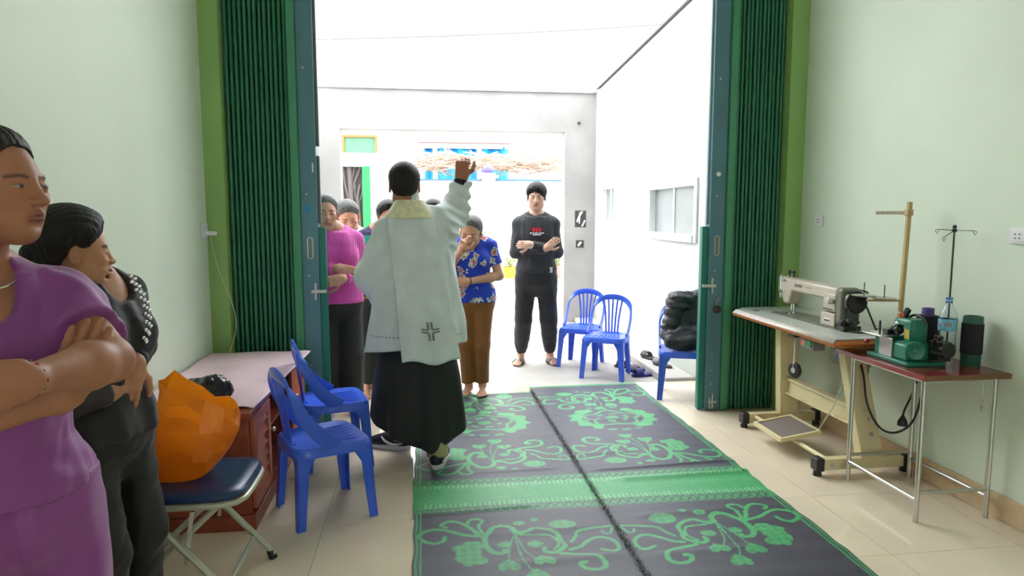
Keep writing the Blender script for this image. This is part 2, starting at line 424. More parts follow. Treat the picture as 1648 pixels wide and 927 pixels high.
MB().prism([(x, y) for x, y in top], TZ-.006, TZ).obj('laminate_top', M_lam, st, world=True, bevel=0.002)
e = MB(); lo = [(TX0-.028, TY0-.028), (TX1, TY0-.028), (TX1, TY1), (TX0+.08, TY1+.015), (TX0-.028, TY1-.10)]
n = 5
e.add([(x, y, TZ-.0065) for x, y in top] + [(x, y, TZ-.024) for x, y in lo] + [(x+.01, y+.01, TZ-.042) for x, y in lo],
      [(0,1,2,3,4), (14,13,12,11,10)] + [(i, 5+i, 5+(i+1) % 5, (i+1) % 5) for i in range(5)] + [(5+i, 10+i, 10+(i+1) % 5, 5+(i+1) % 5) for i in range(5)])
e.obj('wooden_edge', M_ply, st, world=True, bevel=0.003)
MB().box((2.31, 3.62, TZ), (2.50, 4.25, TZ+.0022)).obj('machine_cutout_rim', M_grey, st, world=True)
MB().cyl((2.25, 4.34, TZ), (2.25, 4.34, TZ+.0025), .022, n=16).obj('thread_hole', M_black, st, world=True)
MB().cyl((2.58, 3.55, TZ), (2.58, 3.55, TZ+.0025), .016, n=16).obj('thread_hole', M_black, st, world=True)
for yf, yt, name in ((3.36, 3.50, 'near'), (4.22, 4.16, 'far')):
    fx0, fx1 = 2.12, 2.64
    b = MB(); b.box((fx0+.02, yf-.028, .035), (fx1-.0, yf+.028, .095)); b.obj('foot_bar', M_cast, st, world=True, bevel=0.004)
    for x, dx in ((fx0, 1), (fx1-.005, -1)):
        c = MB(); c.box((x-.012, yf-.034, .03), (x+.035, yf+.034, .102)); c.obj('foot_cap', M_black, st, world=True, bevel=0.006)
        MB().cyl((x+.012, yf, 0), (x+.012, yf, .032), .024, .02, 12).obj('foot_pad', M_black, st, world=True)
    lg = MB(); yw = .035
    lg.add([(2.37, yf-yw, .094), (2.50, yf-yw, .094), (2.50, yf+yw, .094), (2.37, yf+yw, .094),
            (2.31, yt-yw, TZ-.045), (2.43, yt-yw, TZ-.045), (2.43, yt+yw, TZ-.045), (2.31, yt+yw, TZ-.045)],
           [(0,3,2,1),(4,5,6,7),(0,1,5,4),(1,2,6,5),(2,3,7,6),(3,0,4,7)])
    lg.obj('leg', M_cast, st, world=True, bevel=0.006)
    MB().box((2.25, yt-.05, TZ-.05), (2.60, yt+.05, TZ-.041)).obj('top_bracket', M_cast, st, world=True)
    for z in (.22, .30):
        if name == 'near': MB().cyl((2.45-.07*z, yf-.0385+.19*(z-.1), z), (2.45-.07*z, yf-.030+.19*(z-.1), z), .011, n=10).obj('leg_bolt', M_zinc, st, world=True)
    MB().cyl((2.20, yf-.031, .065), (2.20, yf-.027, .065), .012, n=12).obj('bar_plug', M_zinc, st, world=True)
cb = MB(); cb.box((2.40, 3.37, .245), (2.43, 4.21, .335)); cb.box((2.385, 3.37, .33), (2.445, 4.21, .345)); cb.box((2.385, 3.37, .235), (2.445, 4.21, .248))
cb.obj('cross_beam', M_cast, st, world=True, bevel=0.003)
MB().cyl((2.20, 3.37, .075), (2.20, 4.22, .075), .013, n=12).obj('treadle_rod', M_cast, st, world=True)
Mt = Matrix.Translation((2.21, 3.83, .115)) @ Matrix.Rotation(R(-9), 4, 'Y')
tr = MB()
for lo_, hi_ in (((-.13, -.17, -.012), (-.112, .17, .012)), ((.112, -.17, -.012), (.13, .17, .012)), ((-.112, -.17, -.012), (.112, -.152, .012)), ((-.112, .152, -.012), (.112, .17, .012))): tr.box(lo_, hi_, Mt)
tr.obj('treadle_frame', M_cast, st, world=True, bevel=0.002)
MB().box((-.112, -.152, -.006), (.112, .152, .006), Mt).obj('treadle_pad', mat('grey_rubber_mat', srgb(122, 112, 106), 0.7, bump=.3, bscale=150), st, world=True)
MB().tube([(2.335, 3.70, .125), (2.36, 3.60, .30), (2.38, 3.55, .43), (2.39, 3.54, .56)], .004, 8).obj('pull_rod', M_zinc, st, world=True)
MB().cyl((2.33, 3.705, .11), (2.33, 3.705, .145), .012, n=10).obj('rod_joint', M_black, st, world=True)
# knee lifter / belt wheel hanging under the top
kw = MB(); kw.lathe([(.0, -.012), (.04, -.012), (.048, -.006), (.048, .006), (.04, .012), (.0, .012)], (2.25, 3.83, .475), (1, .25, 0), 24)
kw.obj('knee_pad', mat('black_rubber', (.025, .025, .025), .5), st, world=True)
kh = MB(); kh.cyl((2.24, 3.83, .47), (2.25, 3.84, .68), .006, n=8); kh.cyl((2.235, 3.827, .475), (2.25, 3.83, .475), .018, n=12)
kh.obj('knee_lever', M_zinc, st, world=True)
MB().box((2.22, 3.80, .68), (2.30, 3.88, .728)).obj('lever_bracket', M_black, st, world=True, bevel=.006)
sw = MB().box((2.175, 3.53, .655), (2.25, 3.66, .722)).obj('switch_box', mat('grey_switch_box', srgb(120, 124, 118), .5), st, world=True, bevel=.003)
MB().box((2.170, 3.60, .672), (2.176, 3.65, .708)).obj('red_button', mat('faded_red_button', srgb(206, 120, 100), .5), sw, world=True)
MB().box((2.170, 3.545, .672), (2.176, 3.595, .708)).obj('green_button', mat('green_button', srgb(20, 140, 70), .4), sw, world=True)
mo = MB(); mo.lathe([(0, -.13), (.06, -.13), (.075, -.115), (.078, .0), (.078, .08), (.065, .10), (.03, .105), (.03, .13), (0, .13)], (2.49, 3.66, .60), (0, 1, 0), 24)
mo.obj('clutch_motor', mat('silver_motor', srgb(150, 148, 136), .4, metal=.4), st, world=True)
MB().box((2.405, 3.60, .57), (2.412, 3.66, .63)).obj('motor_sticker', mat('blue_sticker', srgb(80, 120, 180), .5), st, world=True)
MB().box((2.44, 3.56, .46), (2.55, 3.62, .60)).obj('motor_arm', M_black, st, world=True, bevel=.006)
MB().tube(smooth_path([(2.44, 3.53, .66), (2.40, 3.40, .55), (2.39, 3.34, .40), (2.42, 3.28, .29), (2.47, 3.22, .27), (2.53, 3.17, .34), (2.56, 3.15, .50), (2.57, 3.15, .66)]), .006, 8).obj('power_cable', M_black, st, world=True)
for k in range(4): MB().box((2.335+.017*k, 4.1235-.0006*k, .655+.006*(k % 2)), (2.344+.017*k, 4.1245, .690)).obj('red_mark', mat('red_stencil', srgb(205, 88, 50), .6), st, world=True)
MB().add([(TX0-.001, TY0+.002, TZ+.0005), (TX0-.001, TY1-.10, TZ+.0005), (TX0-.0285, TY1-.102, TZ-.0205), (TX0-.0285, TY0-.020, TZ-.0205)], [(0, 1, 2, 3)]).obj('front_bevel', mat('worn_white_bevel', srgb(226, 216, 210), .3, var=.15, vscale=40), st, world=True, solid=.002)

sm = root('sewing_machine', (2.38, 3.85, TZ), label='beige industrial sewing machine with black handwheel on the grey topped table', cat='sewing machine')
B = lambda lo, hi, nm, m, bv=.006: MB().box(lo, hi).obj(nm, m, sm, world=True, bevel=bv)
B((2.32, 3.55, TZ+.002), (2.46, 4.24, TZ+.008), 'bed_plate', M_grey, .002)
B((2.33, 3.58, TZ+.007), (2.44, 3.72, TZ+.085), 'column_base', M_beige)
B((2.335, 3.585, TZ+.088), (2.435, 3.715, TZ+.20), 'column', M_beige, .014)
arm = MB()
arm.add([(2.335,3.585,TZ+.155),(2.435,3.585,TZ+.155),(2.435,4.20,TZ+.165),(2.335,4.20,TZ+.165),(2.345,3.585,TZ+.235),(2.425,3.585,TZ+.235),(2.425,4.20,TZ+.245),(2.345,4.20,TZ+.245)],
        [(0,3,2,1),(4,5,6,7),(0,1,5,4),(1,2,6,5),(2,3,7,6),(3,0,4,7)])
arm.obj('arm', M_beige, sm, world=True, bevel=.016)
hd = MB(); hd.add([(2.345,4.10,TZ+.075),(2.425,4.10,TZ+.075),(2.425,4.17,TZ+.075),(2.345,4.17,TZ+.075),(2.335,4.05,TZ+.18),(2.435,4.05,TZ+.18),(2.435,4.205,TZ+.18),(2.335,4.205,TZ+.18)],
        [(0,3,2,1),(4,5,6,7),(0,1,5,4),(1,2,6,5),(2,3,7,6),(3,0,4,7)])
hd.obj('needle_head', M_beige, sm, world=True, bevel=.012)
B((2.343, 4.198, TZ+.10), (2.427, 4.212, TZ+.25), 'face_plate', mat('chrome_face_plate', (.6, .6, .58), .25, metal=.9), .01)
nb = MB(); nb.cyl((2.385, 4.135, TZ+.03), (2.385, 4.135, TZ+.08), .006, n=10); nb.cyl((2.40, 4.135, TZ+.012), (2.40, 4.135, TZ+.08), .004, n=8); nb.cyl((2.385, 4.135, TZ+.006), (2.385, 4.135, TZ+.03), .0015, n=6)
nb.obj('needle_bar', M_chrome, sm, world=True)
MB().box((2.365, 4.115, TZ+.008), (2.41, 4.165, TZ+.013)).obj('presser_foot', M_chrome, sm, world=True, bevel=.002)
tp = MB()
for y in (4.12, 4.17): tp.cyl((2.385, y, TZ+.24), (2.385, y, TZ+.275), .005, n=8); tp.sphere((2.385, y, TZ+.278), .012, 10, 6)
tp.obj('thread_posts', M_black, sm, world=True)
tl = MB(); tl.tube([(2.352, 4.213, TZ+.10), (2.345, 4.225, TZ+.16), (2.345, 4.225, TZ+.24), (2.36, 4.215, TZ+.262)], .003, 6); tl.cyl((2.33, 4.18, TZ+.15), (2.345, 4.18, TZ+.15), .014, n=14); tl.cyl((2.33, 4.14, TZ+.225), (2.345, 4.14, TZ+.225), .009, n=12)
tl.obj('thread_tension', M_chrome, sm, world=True)
B((2.335, 3.520, TZ+.02), (2.45, 3.590, TZ+.238), 'rear_housing', M_grey, .02)
hw = MB(); hw.lathe([(0, -.035), (.028, -.035), (.034, -.02), (.034, -.004), (.058, .0), (.064, .008), (.064, .028), (.056, .034), (.04, .032), (.012, .026), (0, .026)], (2.39, 3.50, TZ+.165), (0, -1, 0), 30)
hw.obj('handwheel', mat('glossy_black_wheel', (.015, .015, .018), .25), sm, world=True)
MB().lathe([(.02, 0), (.034, 0), (.034, .012), (.02, .012)], (2.39, 3.532, TZ+.165), (0, -1, 0), 24).obj('wheel_collar', M_chrome, sm, world=True)
dl = MB().lathe([(0, 0), (.017, 0), (.019, .008), (.014, .016), (0, .016)], (2.335, 3.645, TZ+.155), (-1, 0, 0), 24).obj('stitch_dial', mat('cream_dial', srgb(226, 222, 208), .4), sm, world=True)
MB().cyl((2.3185, 3.645, TZ+.155), (2.3175, 3.645, TZ+.155), .004, n=8).obj('dial_pin', M_black, dl, world=True)
B((2.326, 3.61, TZ+.105), (2.336, 3.70, TZ+.108), 'column_seam', M_black, .0)
rl = MB(); rl.box((2.322, 3.59, TZ+.142), (2.336, 3.628, TZ+.166)); rl.obj('reverse_lever', M_grey, sm, world=True, bevel=.005)
pl = MB().box((2.3275, 3.62, TZ+.03), (2.3305, 3.68, TZ+.052)).obj('maker_plate', M_white, sm, world=True)
MB().box((2.3265, 3.625, TZ+.034), (2.3278, 3.675, TZ+.044)).obj('plate_band', M_black, pl, world=True)
bw_ = MB(); bw_.lathe([(0, -.012), (.02, -.012), (.024, 0), (.02, .012), (0, .012)], (2.33, 3.50, TZ+.045), (0, 1, 0), 18); bw_.cyl((2.33, 3.50, TZ+.045), (2.33, 3.56, TZ+.045), .006, n=8)
bw_.box((2.315, 3.47, TZ+.005), (2.42, 3.53, TZ+.03)); bw_.sphere((2.36, 3.49, TZ+.05), .022, 10, 7); bw_.cyl((2.35, 3.46, TZ+.03), (2.40, 3.46, TZ+.055), .008, n=8)
bw_.obj('bobbin_winder', mat('dark_winder_metal', (.06, .06, .055), .4, metal=.4), sm, world=True)
bt = MB(); bt.bar((2.335, 3.485, TZ+.15), (2.36, 3.40, TZ+.008), .006, .008); bt.bar((2.452, 3.485, TZ+.15), (2.455, 3.38, TZ+.008), .006, .008); bt.bar((2.36, 3.40, TZ+.008), (2.455, 3.38, TZ+.008), .006, .008)
bt.bar((2.36, 3.40, TZ+.008), (2.33, 3.50, TZ+.012), .006, .008)
bt.obj('belt_guard', M_black, sm, world=True)
text_mesh('GEMSY', .030, mat('dark_brand_print', srgb(62, 58, 50), .5), sm, Matrix.Translation((2.3385, 3.985, TZ+.203)) @ Matrix.Rotation(R(-5.6), 4, 'Y') @ Matrix.Rotation(R(-90), 4, 'Z') @ Matrix.Rotation(R(90), 4, 'X'), world=True)
MB().bar((2.338, 3.90, TZ+.205), (2.338, 3.84, TZ+.205), .001, .006).obj('model_print', mat('faint_print', srgb(160, 148, 130), .5), sm, world=True)

# thread stand: square wooden pole with measuring arm, two spool trays
ts = root('thread_stand', (2.52, 3.30, TZ), label='wooden pole thread stand with short measuring arm behind the sewing machine', cat='thread stand')
M_pole = mat('varnished_pole', srgb(190, 162, 112), .5, var=.1, vscale=20)
px, py = 2.50, 3.30
MB().bar((px+.02, py, TZ), (px+.04, py+.0, 1.485), .02, .02, (0, 1, 0)).obj('pole', M_pole, ts, world=True, bevel=.002)
MB().bar((px+.037, py+.006, 1.428), (px-.05, py+.14, 1.428), .006, .018).obj('thread_arm', mat('printed_tape_arm', srgb(200, 180, 160), .5, var=.3, vscale=90), ts, world=True)
MB().box((px+.021, py-.016, 1.412), (px+.053, py+.016, 1.446)).obj('arm_clamp', M_pole, ts, world=True, bevel=.003)
MB().bar((px+.02, py, .965), (px-.15, py+.03, .965), .022, .010).obj('tray_arm', M_pole, ts, world=True)
for dx, dy, z in ((-.075, .0, .975), (-.16, .045, .985)):
    t_ = MB().lathe([(0, 0), (.05, 0), (.062, .005), (.062, .007), (.05, .004), (0, .004)], (px+dx, py+dy, z), n=26).obj('spool_tray', mat('smoky_tray', srgb(170, 168, 148), .3, alpha=.85), ts, world=True)
    MB().cyl((px+dx, py+dy, z), (px+dx, py+dy, z+.075), .0025, n=8).obj('spool_pin', M_black, t_, world=True)
MB().tube([(px-.16+.02*math.cos(a), py+.045+.02*math.sin(a), .999+.02*abs(math.sin(a*.5))) for a in [k*.52 for k in range(12)]], .003, 6, closed=True).obj('spool_spring', M_black, ts, world=True)

# ------------------------------------------------------------------ small overlock table
M_red = mat('maroon_table_top', srgb(120, 40, 42), .22, var=.10, vscale=7, coat=.3)
M_tub = mat('stainless_tube', (.60, .59, .56), .28, metal=1.0)
OZ = .70
ot = root('overlock_table', (2.43, 3.05, 0), label='small maroon topped table with thin steel tube legs by the right wall', cat='table')
MB().box((2.225, 2.725, OZ-.02), (2.655, 3.385, OZ)).obj('table_top', M_red, ot, world=True, bevel=.004)
MB().box((2.222, 2.722, OZ-.024), (2.226, 3.386, OZ-.002)).obj('edge_band', mat('maroon_edge_band', srgb(140, 60, 58), .15), ot, world=True)
MB().box((2.226, 2.721, OZ-.024), (2.655, 2.725, OZ-.002)).obj('edge_band', mat('brown_wood_edge', srgb(120, 84, 58), .5, var=.2, vscale=15), ot, world=True)
LX, LY = (2.255, 2.615), (2.765, 3.275)
for x in LX:
    for y in LY: MB().cyl((x, y, 0), (x, y, OZ-.022), .0115, n=14).obj('leg', M_tub, ot, world=True)
for y in LY: MB().cyl((LX[0], y, .14), (LX[1], y, .14), .0095, n=12).obj('stretcher', M_tub, ot, world=True)
for x in LX: MB().cyl((x, LY[0], .105), (x, LY[1], .105), .0095, n=12).obj('stretcher', M_tub, ot, world=True)
fr = MB()
for y in LY: fr.cyl((LX[0], y, OZ-.032), (LX[1], y, OZ-.032), .009, n=10)
for x in LX: fr.cyl((x, LY[0], OZ-.032), (x, LY[1], OZ-.032), .009, n=10)
fr.obj('top_frame', M_tub, ot, world=True)
cc = root('hanging_chain', (2.58, 2.80, OZ-.1), label='short wire hook hanging under the maroon table near its right leg', cat='hook')
c_ = MB(); c_.cyl((2.585, 2.80, OZ-.025), (2.585, 2.80, .57), .0012, n=6)
for k in range(4): c_.tube([(2.585+.006*math.cos(a), 2.80, .56-.016*k+.008*math.sin(a)) for a in [j*.7 for j in range(9)]], .0016, 5, closed=True)
c_.obj('chain', M_zinc, cc, world=True)
pc = root('power_plug', (2.60, 3.32, .30), label='black power plug hanging on its cord under the maroon table', cat='plug')
MB().tube(smooth_path([(2.58, 3.20, OZ-.022), (2.61, 3.24, .60), (2.615, 3.28, .48), (2.60, 3.32, .36), (2.60, 3.33, .32)]), .0055, 8).obj('cord', M_black, pc, world=True)
MB().lathe([(.008, .0), (.014, -.012), (.024, -.03), (.026, -.055), (.0, -.057)], (2.60, 3.33, .325), n=16).obj('plug_body', M_black, pc, world=True)

M_grn = mat('teal_green_casting', srgb(38, 122, 98), .35, var=.06, vscale=20)
M_dmt = mat('dark_oily_metal', (.035, .035, .035), .35, metal=.5)
om = root('overlock_machine', (2.36, 3.06, OZ), label='small teal green overlock machine with handwheel on the maroon table', cat='overlock machine')
B = lambda lo, hi, nm, m, bv=.005: MB().box(lo, hi).obj(nm, m, om, world=True, bevel=bv)
B((2.27, 2.90, OZ), (2.47, 3.20, OZ+.02), 'base', M_grn)
B((2.29, 2.93, OZ+.018), (2.44, 3.06, OZ+.10), 'body_casting', M_grn, .012)
B((2.29, 3.11, OZ+.018), (2.42, 3.17, OZ+.115), 'left_casting', M_grn, .008)
B((2.283, 3.03, OZ+.02), (2.289, 3.125, OZ+.115), 'looper_cover', mat('brushed_cover', (.45, .44, .42), .35, metal=.8), .002)
B((2.25, 3.07, OZ+.116), (2.37, 3.21, OZ+.124), 'cloth_plate', mat('polished_plate', (.7, .7, .66), .2, metal=.8), .002)
B((2.33, 2.96, OZ+.09), (2.42, 3.02, OZ+.205), 'rear_column', M_grn, .014)
B((2.33, 2.96, OZ+.175), (2.41, 3.09, OZ+.215), 'upper_arm', M_grn, .014)
B((2.328, 2.975, OZ+.12), (2.331, 3.005, OZ+.165), 'yellow_label', mat('yellow_label', srgb(205, 170, 60), .5), .0)
MB().cyl((2.35, 3.06, OZ+.214), (2.35, 3.06, OZ+.235), .016, n=14).obj('orange_knob', mat('orange_knob', srgb(220, 105, 60), .4), om, world=True)
MB().lathe([(0, 0), (.04, 0), (.047, .01), (.047, .024), (.038, .03), (.012, .024), (0, .03)], (2.32, 2.925, OZ+.075), (-.35, -1, 0), 28).obj('handwheel', M_grn, om, world=True)
q = MB(); q.bar((2.36, 3.10, OZ+.13), (2.36, 3.03, OZ+.26), .018, .026); q.cyl((2.36, 3.11, OZ+.12), (2.36, 3.11, OZ+.17), .007, n=8); q.box((2.30, 3.09, OZ+.125), (2.35, 3.13, OZ+.15)); q.bar((2.31, 3.16, OZ+.125), (2.33, 3.19, OZ+.175), .01, .02); q.bar((2.33, 3.05, OZ+.13), (2.33, 3.10, OZ+.16), .012, .02); q.sphere((2.345, 3.07, OZ+.15), .024, 10, 7)
q.obj('needle_mechanism', M_dmt, om, world=True, bevel=.002)
q = MB(); q.sphere((2.335, 3.065, OZ+.185), .013, 10, 7); q.cyl((2.34, 3.05, OZ+.19), (2.34, 3.07, OZ+.24), .006, n=8); q.bar((2.30, 3.02, OZ+.10), (2.30, 3.10, OZ+.105), .006, .012)
q.obj('tension_studs', M_chrome, om, world=True)
q = MB(); q.tube(arc((2.38, 2.995, OZ+.16), .075, 0, 150, 10, 'yz'), .006, 8)
q.obj('thread_guide_loop', M_dmt, om, world=True)
q = MB(); q.box((2.40, 2.87, OZ+.03), (2.47, 2.94, OZ+.12)); q.cyl((2.44, 2.85, OZ+.085), (2.44, 2.95, OZ+.085), .038, n=16); q.bar((2.40, 2.90, OZ+.10), (2.37, 2.85, OZ+.16), .012, .012); q.cyl((2.35, 2.86, OZ+.035), (2.42, 2.86, OZ+.035), .007, n=8); q.bar((2.36, 2.87, OZ+.08), (2.40, 2.84, OZ+.07), .01, .01); q.sphere((2.40, 2.86, OZ+.145), .014, 10, 6)
q.obj('rear_linkage', M_dmt, om, world=True, bevel=.002)
MB().bar((2.40, 2.89, OZ+.13), (2.36, 2.84, OZ+.145), .014, .006).obj('copper_lever', mat('copper_lever', srgb(120, 72, 56), .4, metal=.5), om, world=True)
MB().cyl((2.275, 3.20, OZ+.07), (2.275, 3.22, OZ+.07), .012, n=12).obj('red_knob', mat('dull_red_knob', srgb(160, 60, 50), .4), om, world=True)
tt = root('thread_tree', (2.572, 3.022, OZ), label='thin wire thread tree with three hooked arms rising behind the water bottle', cat='thread stand')
wx, wyy = 2.572, 3.022
q = MB(); q.cyl((wx, wyy, OZ), (wx+.0, wyy, 1.345), .0042, n=8); q.obj('rod', M_dmt, tt, world=True)
q = MB().cyl((wx, wyy, 1.334), (wx, wyy, 1.350), .011, n=12); q.sphere((wx, wyy, 1.36), .010, 8, 6); q.obj('hub', M_dmt, tt, world=True)
for dx, dy, dz in ((-.045, .055, .005), (.055, -.06, .0), (-.05, .0, -.03)):
    e_ = Vector((wx+dx, wyy+dy, 1.342+dz)); s_ = Vector((dx, dy, 0)).normalized()
    MB().tube([(wx, wyy, 1.342), tuple(e_), tuple(e_ + s_*.010 + Vector((0, 0, -.004))), tuple(e_ + s_*.003 + Vector((0, 0, -.022))), tuple(e_ - s_*.006 + Vector((0, 0, -.004)))], .0017, 6).obj('hook_arm', M_dmt, tt, world=True)

M_yarn = mat('black_thread', (.022, .02, .026), .8, bump=.5, bscale=220, stretch=(1, 1, 4))
def cone(name, label, x, y, tube_col, tube_prof, yarn_prof):
    c = root(name, (x, y, OZ), label=label, cat='thread cone', group='thread cones on the maroon table')
    MB().lathe(tube_prof, (0, 0, 0), n=28).obj('core_tube', mat(label, tube_col, .5), c)
    MB().lathe(yarn_prof, (0, 0, 0), n=28).obj('thread_winding', M_yarn, c)
cone('thread_cone', 'black thread cone on a purple core behind the overlock machine', 2.535, 3.115, srgb(104, 84, 150),
     [(.036, 0), (.028, .245), (.028, .25), (.020, .25), (.020, .2)], [(.028, .012), (.056, .014), (.057, .10), (.050, .205), (.046, .213), (.028, .215)])
cone('thread_cone', 'black thread cone on a green core at the end of the maroon table', 2.595, 2.895, srgb(46, 92, 74),
     [(.040, 0), (.042, .004), (.042, .235), (.040, .24), (.032, .24), (.032, .2)], [(.042, .06), (.046, .062), (.046, .205), (.042, .207)])
bo = root('water_bottle', (2.505, 2.945, OZ), label='clear plastic water bottle with blue cap between the thread cones', cat='bottle')
M_pet = mat('clear_pet', (.92, .96, .98), .05, trans=1.0, ior=1.3, spec=.6)
prof = [(.0, .004), (.028, .0), (.037, .008)]
for k in range(7): z = .02 + k*.019; prof += [(.039, z), (.036, z+.0095)]
prof += [(.039, .158), (.0395, .165), (.0395, .222), (.039, .228), (.032, .255), (.020, .280), (.014, .292), (.0135, .305)]
MB().lathe(prof, n=30).obj('shell', M_pet, bo, solid=.0008)
MB().lathe([(.0, .302), (.0155, .302), (.016, .304), (.016, .322), (.014, .324), (0, .324)], n=24).obj('cap', mat('blue_cap', srgb(40, 120, 190), .4), bo)
MB().lathe([(.0165, .309), (.0168, .310), (.0168, .313), (.0165, .314)], n=24).obj('cap_ring', M_white, bo)
lb = MB().lathe([(.0402, .166), (.0405, .168), (.0405, .220), (.0402, .222)], n=40).obj('label', mat('pale_blue_label', srgb(120, 184, 208), .4, var=.25, vscale=30), bo)
me_t = text_mesh('La Vie', .030, mat('red_label_print', srgb(200, 40, 50), .4), lb, Matrix.Identity(4), name='lettering', extrude=0.0)
bmx = bmesh.new(); bmx.from_mesh(me_t.data); bmesh.ops.subdivide_edges(bmx, edges=bmx.edges, cuts=1)
for v in bmx.verts:
    a = -math.pi/2 - 1.15 + v.co.x / .0409; y = v.co.y; v.co = Vector((.0409*math.cos(a), .0409*math.sin(a), .197 + y))
bmx.to_mesh(me_t.data); bmx.free()

# ------------------------------------------------------------------ cabinet with cloth, bags, cord
M_wood = mat('reddish_brown_wood', srgb(142, 66, 46), .35, var=.16, vscale=6, stretch=(1, 1, 6), coat=.15)
M_wood2 = mat('orange_brown_door_wood', srgb(176, 92, 66), .35, var=.10, vscale=6, stretch=(1, 1, 6))
cbn = root('cabinet', (-1.04, 3.75, 0), label='low reddish brown wooden cabinet with an open compartment against the left wall', cat='cabinet')
cx0, cx1, cy0, cy1, cz = -1.325, -0.775, 3.09, 4.46, .545
B = lambda lo, hi, nm, m=M_wood, bv=.004: MB().box(lo, hi).obj(nm, m, cbn, world=True, bevel=bv)
B((cx0, cy0-.012, 0), (cx1+.02, cy1, .07), 'plinth')
B((cx0, cy0, .07), (cx1, cy0+.022, cz-.03), 'end_panel')
B((cx0, cy1-.022, .07), (cx1, cy1, cz-.03), 'end_panel')
B((cx0, cy0+.022, .07), (cx0+.015, cy1-.022, cz-.03), 'back_panel')
B((cx0+.015, cy0+.022, .07), (cx1-.005, cy1-.022, .09), 'bottom_panel')
B((cx0-.003, cy0-.018, cz-.03), (cx1+.015, cy1+.005, cz), 'top_panel')
for y in (3.44, 4.02): B((cx0+.015, y, .09), (cx1-.01, y+.02, cz-.03), 'partition')
B((cx0+.02, 3.46, .30), (cx1-.03, 4.02, .315), 'shelf')
def louvre_door(y0, y1, knob_y):
    d = MB()
    for a, b in ((y0, y0+.05), (y1-.05, y1)): d.box((cx1-.002, a, .085), (cx1+.018, b, cz-.035))
    d.box((cx1-.002, y0+.05, .085), (cx1+.018, y1-.05, .13)); d.box((cx1-.002, y0+.05, cz-.085), (cx1+.018, y1-.05, cz-.035))
    o = d.obj('door', M_wood2, cbn, world=True, bevel=.003)
    z = .14; 
    while z < cz - .10:
        MB().add([(cx1+.000, y0+.05, z+.045), (cx1+.000, y1-.05, z+.045), (cx1+.016, y1-.05, z), (cx1+.016, y0+.05, z), (cx1-.004, y0+.05, z+.04), (cx1-.004, y1-.05, z+.04), (cx1+.010, y1-.05, z-.004), (cx1+.010, y0+.05, z-.004)],
                 [(0,1,2,3),(7,6,5,4),(0,4,5,1),(1,5,6,2),(2,6,7,3),(3,7,4,0)]).obj('louvre', M_wood2, o, world=True)
        z += .058
    k = MB().cyl((cx1+.018, knob_y, .36), (cx1+.03, knob_y, .36), .005, n=8); k.sphere((cx1+.036, knob_y, .36), .012, 12, 8); k.obj('knob', M_chrome, o, world=True)
louvre_door(cy0+.03, 3.455, 3.43); louvre_door(4.03, 4.44, 4.06)
M_pink = mat('pink_table_sheet', srgb(240, 208, 218), .42, var=.08, vscale=5, bump=.15, bscale=80)
def sheet(u, v):
    x = cx0 + .004 + u * (.56 + .05 * v); y = cy0 + .06 + v * 1.30
    z = cz + .006 + .004*math.sin(u*9 + v*4) + .004*math.sin(v*17 + u*3)
    e_ = max(0, u - .93) / .07; z -= e_*e_*.012
    z += .022 * math.exp(-((v)/.05)**2) * max(0, math.sin(u*5.5 - .8)) 
    return (x, y, max(z, cz + .003))
MB().grid(sheet, 40, 70).obj('table_sheet', M_pink, None, solid=.003, label='pink foam sheet lying on top of the brown cabinet', cat='sheet')
# charger cord hanging from a wall outlet at the corner
cd = root('charger_cord', (-1.30, 4.45, cz+.02), label='thin white cord dropping from the corner plug to the pink sheet', cat='cord')
pth = [(-1.30, 4.49, 1.29), (-1.295, 4.49, 1.22), (-1.27, 4.49, 1.10), (-1.24, 4.48, 1.0), (-1.20, 4.47, .90), (-1.17, 4.46, .80), (-1.165, 4.45, .70), (-1.19, 4.43, .60), (-1.20, 4.41, cz+.016)]
MB().tube(smooth_path(pth), .0025, 6).obj('cord', mat('ivory_cable', srgb(206, 204, 168), .5), cd, world=True)
MB().box((-1.335, 4.475, 1.29), (-1.265, 4.505, 1.315)).obj('plug', M_plate, cd, world=True, bevel=.004)
osk = root('wall_socket', (XL, 4.47, 1.33), label='pale socket plate on the left wall beside the green pillar', cat='wall socket')
MB().box((XL, 4.42, 1.27), (XL+.01, 4.54, 1.37)).obj('plate', M_plate, osk, world=True, bevel=.004)

# ------------------------------------------------------------------ folding chair
M_navy = mat('navy_vinyl', srgb(26, 52, 92), .3, bump=.05, bscale=200)
M_ptube = mat('cream_grey_tube', srgb(176, 178, 158), .35, metal=.2)
fc = root('folding_chair', (-.86, 2.60, 0), label='navy vinyl folding chair with grey tube frame beside the brown cabinet', cat='chair')
sx0, sx1, sy0, sy1, sz = -1.03, -.635, 2.40, 2.80, .445
def cushion(u, v, zt):
    return None
cu = MB(); n = 24; rings = []
for (ins, z) in ((.012, sz-.028), (0, sz-.018), (0, sz-.006), (.012, sz+.004), (.05, sz+.009)):
    ring = []
    for k in range(n*4):
        a = 2*math.pi*k/(n*4); c_, s_ = math.cos(a), math.sin(a); e_ = 5.0
        rr = (abs(c_)**e_ + abs(s_)**e_) ** (-1/e_)
        ring.append(((sx0+sx1)/2 + ((sx1-sx0)/2-ins)*rr*c_, (sy0+sy1)/2 + ((sy1-sy0)/2-ins)*rr*s_, z))
    rings.append(ring)
N4 = n*4; cu.add([p for r in rings for p in r], [(i*N4+k, i*N4+(k+1) % N4, (i+1)*N4+(k+1) % N4, (i+1)*N4+k) for i in range(4) for k in range(N4)] + [tuple(range(N4))[::-1], tuple(4*N4+k for k in range(N4))])
cu.obj('seat', M_navy, fc, world=True, angle=60)
rim = [(p[0], p[1], sz-.036) for p in rings[1]]
MB().tube(rim[::3], .011, 8, closed=True).obj('seat_rim', M_ptube, fc, world=True)
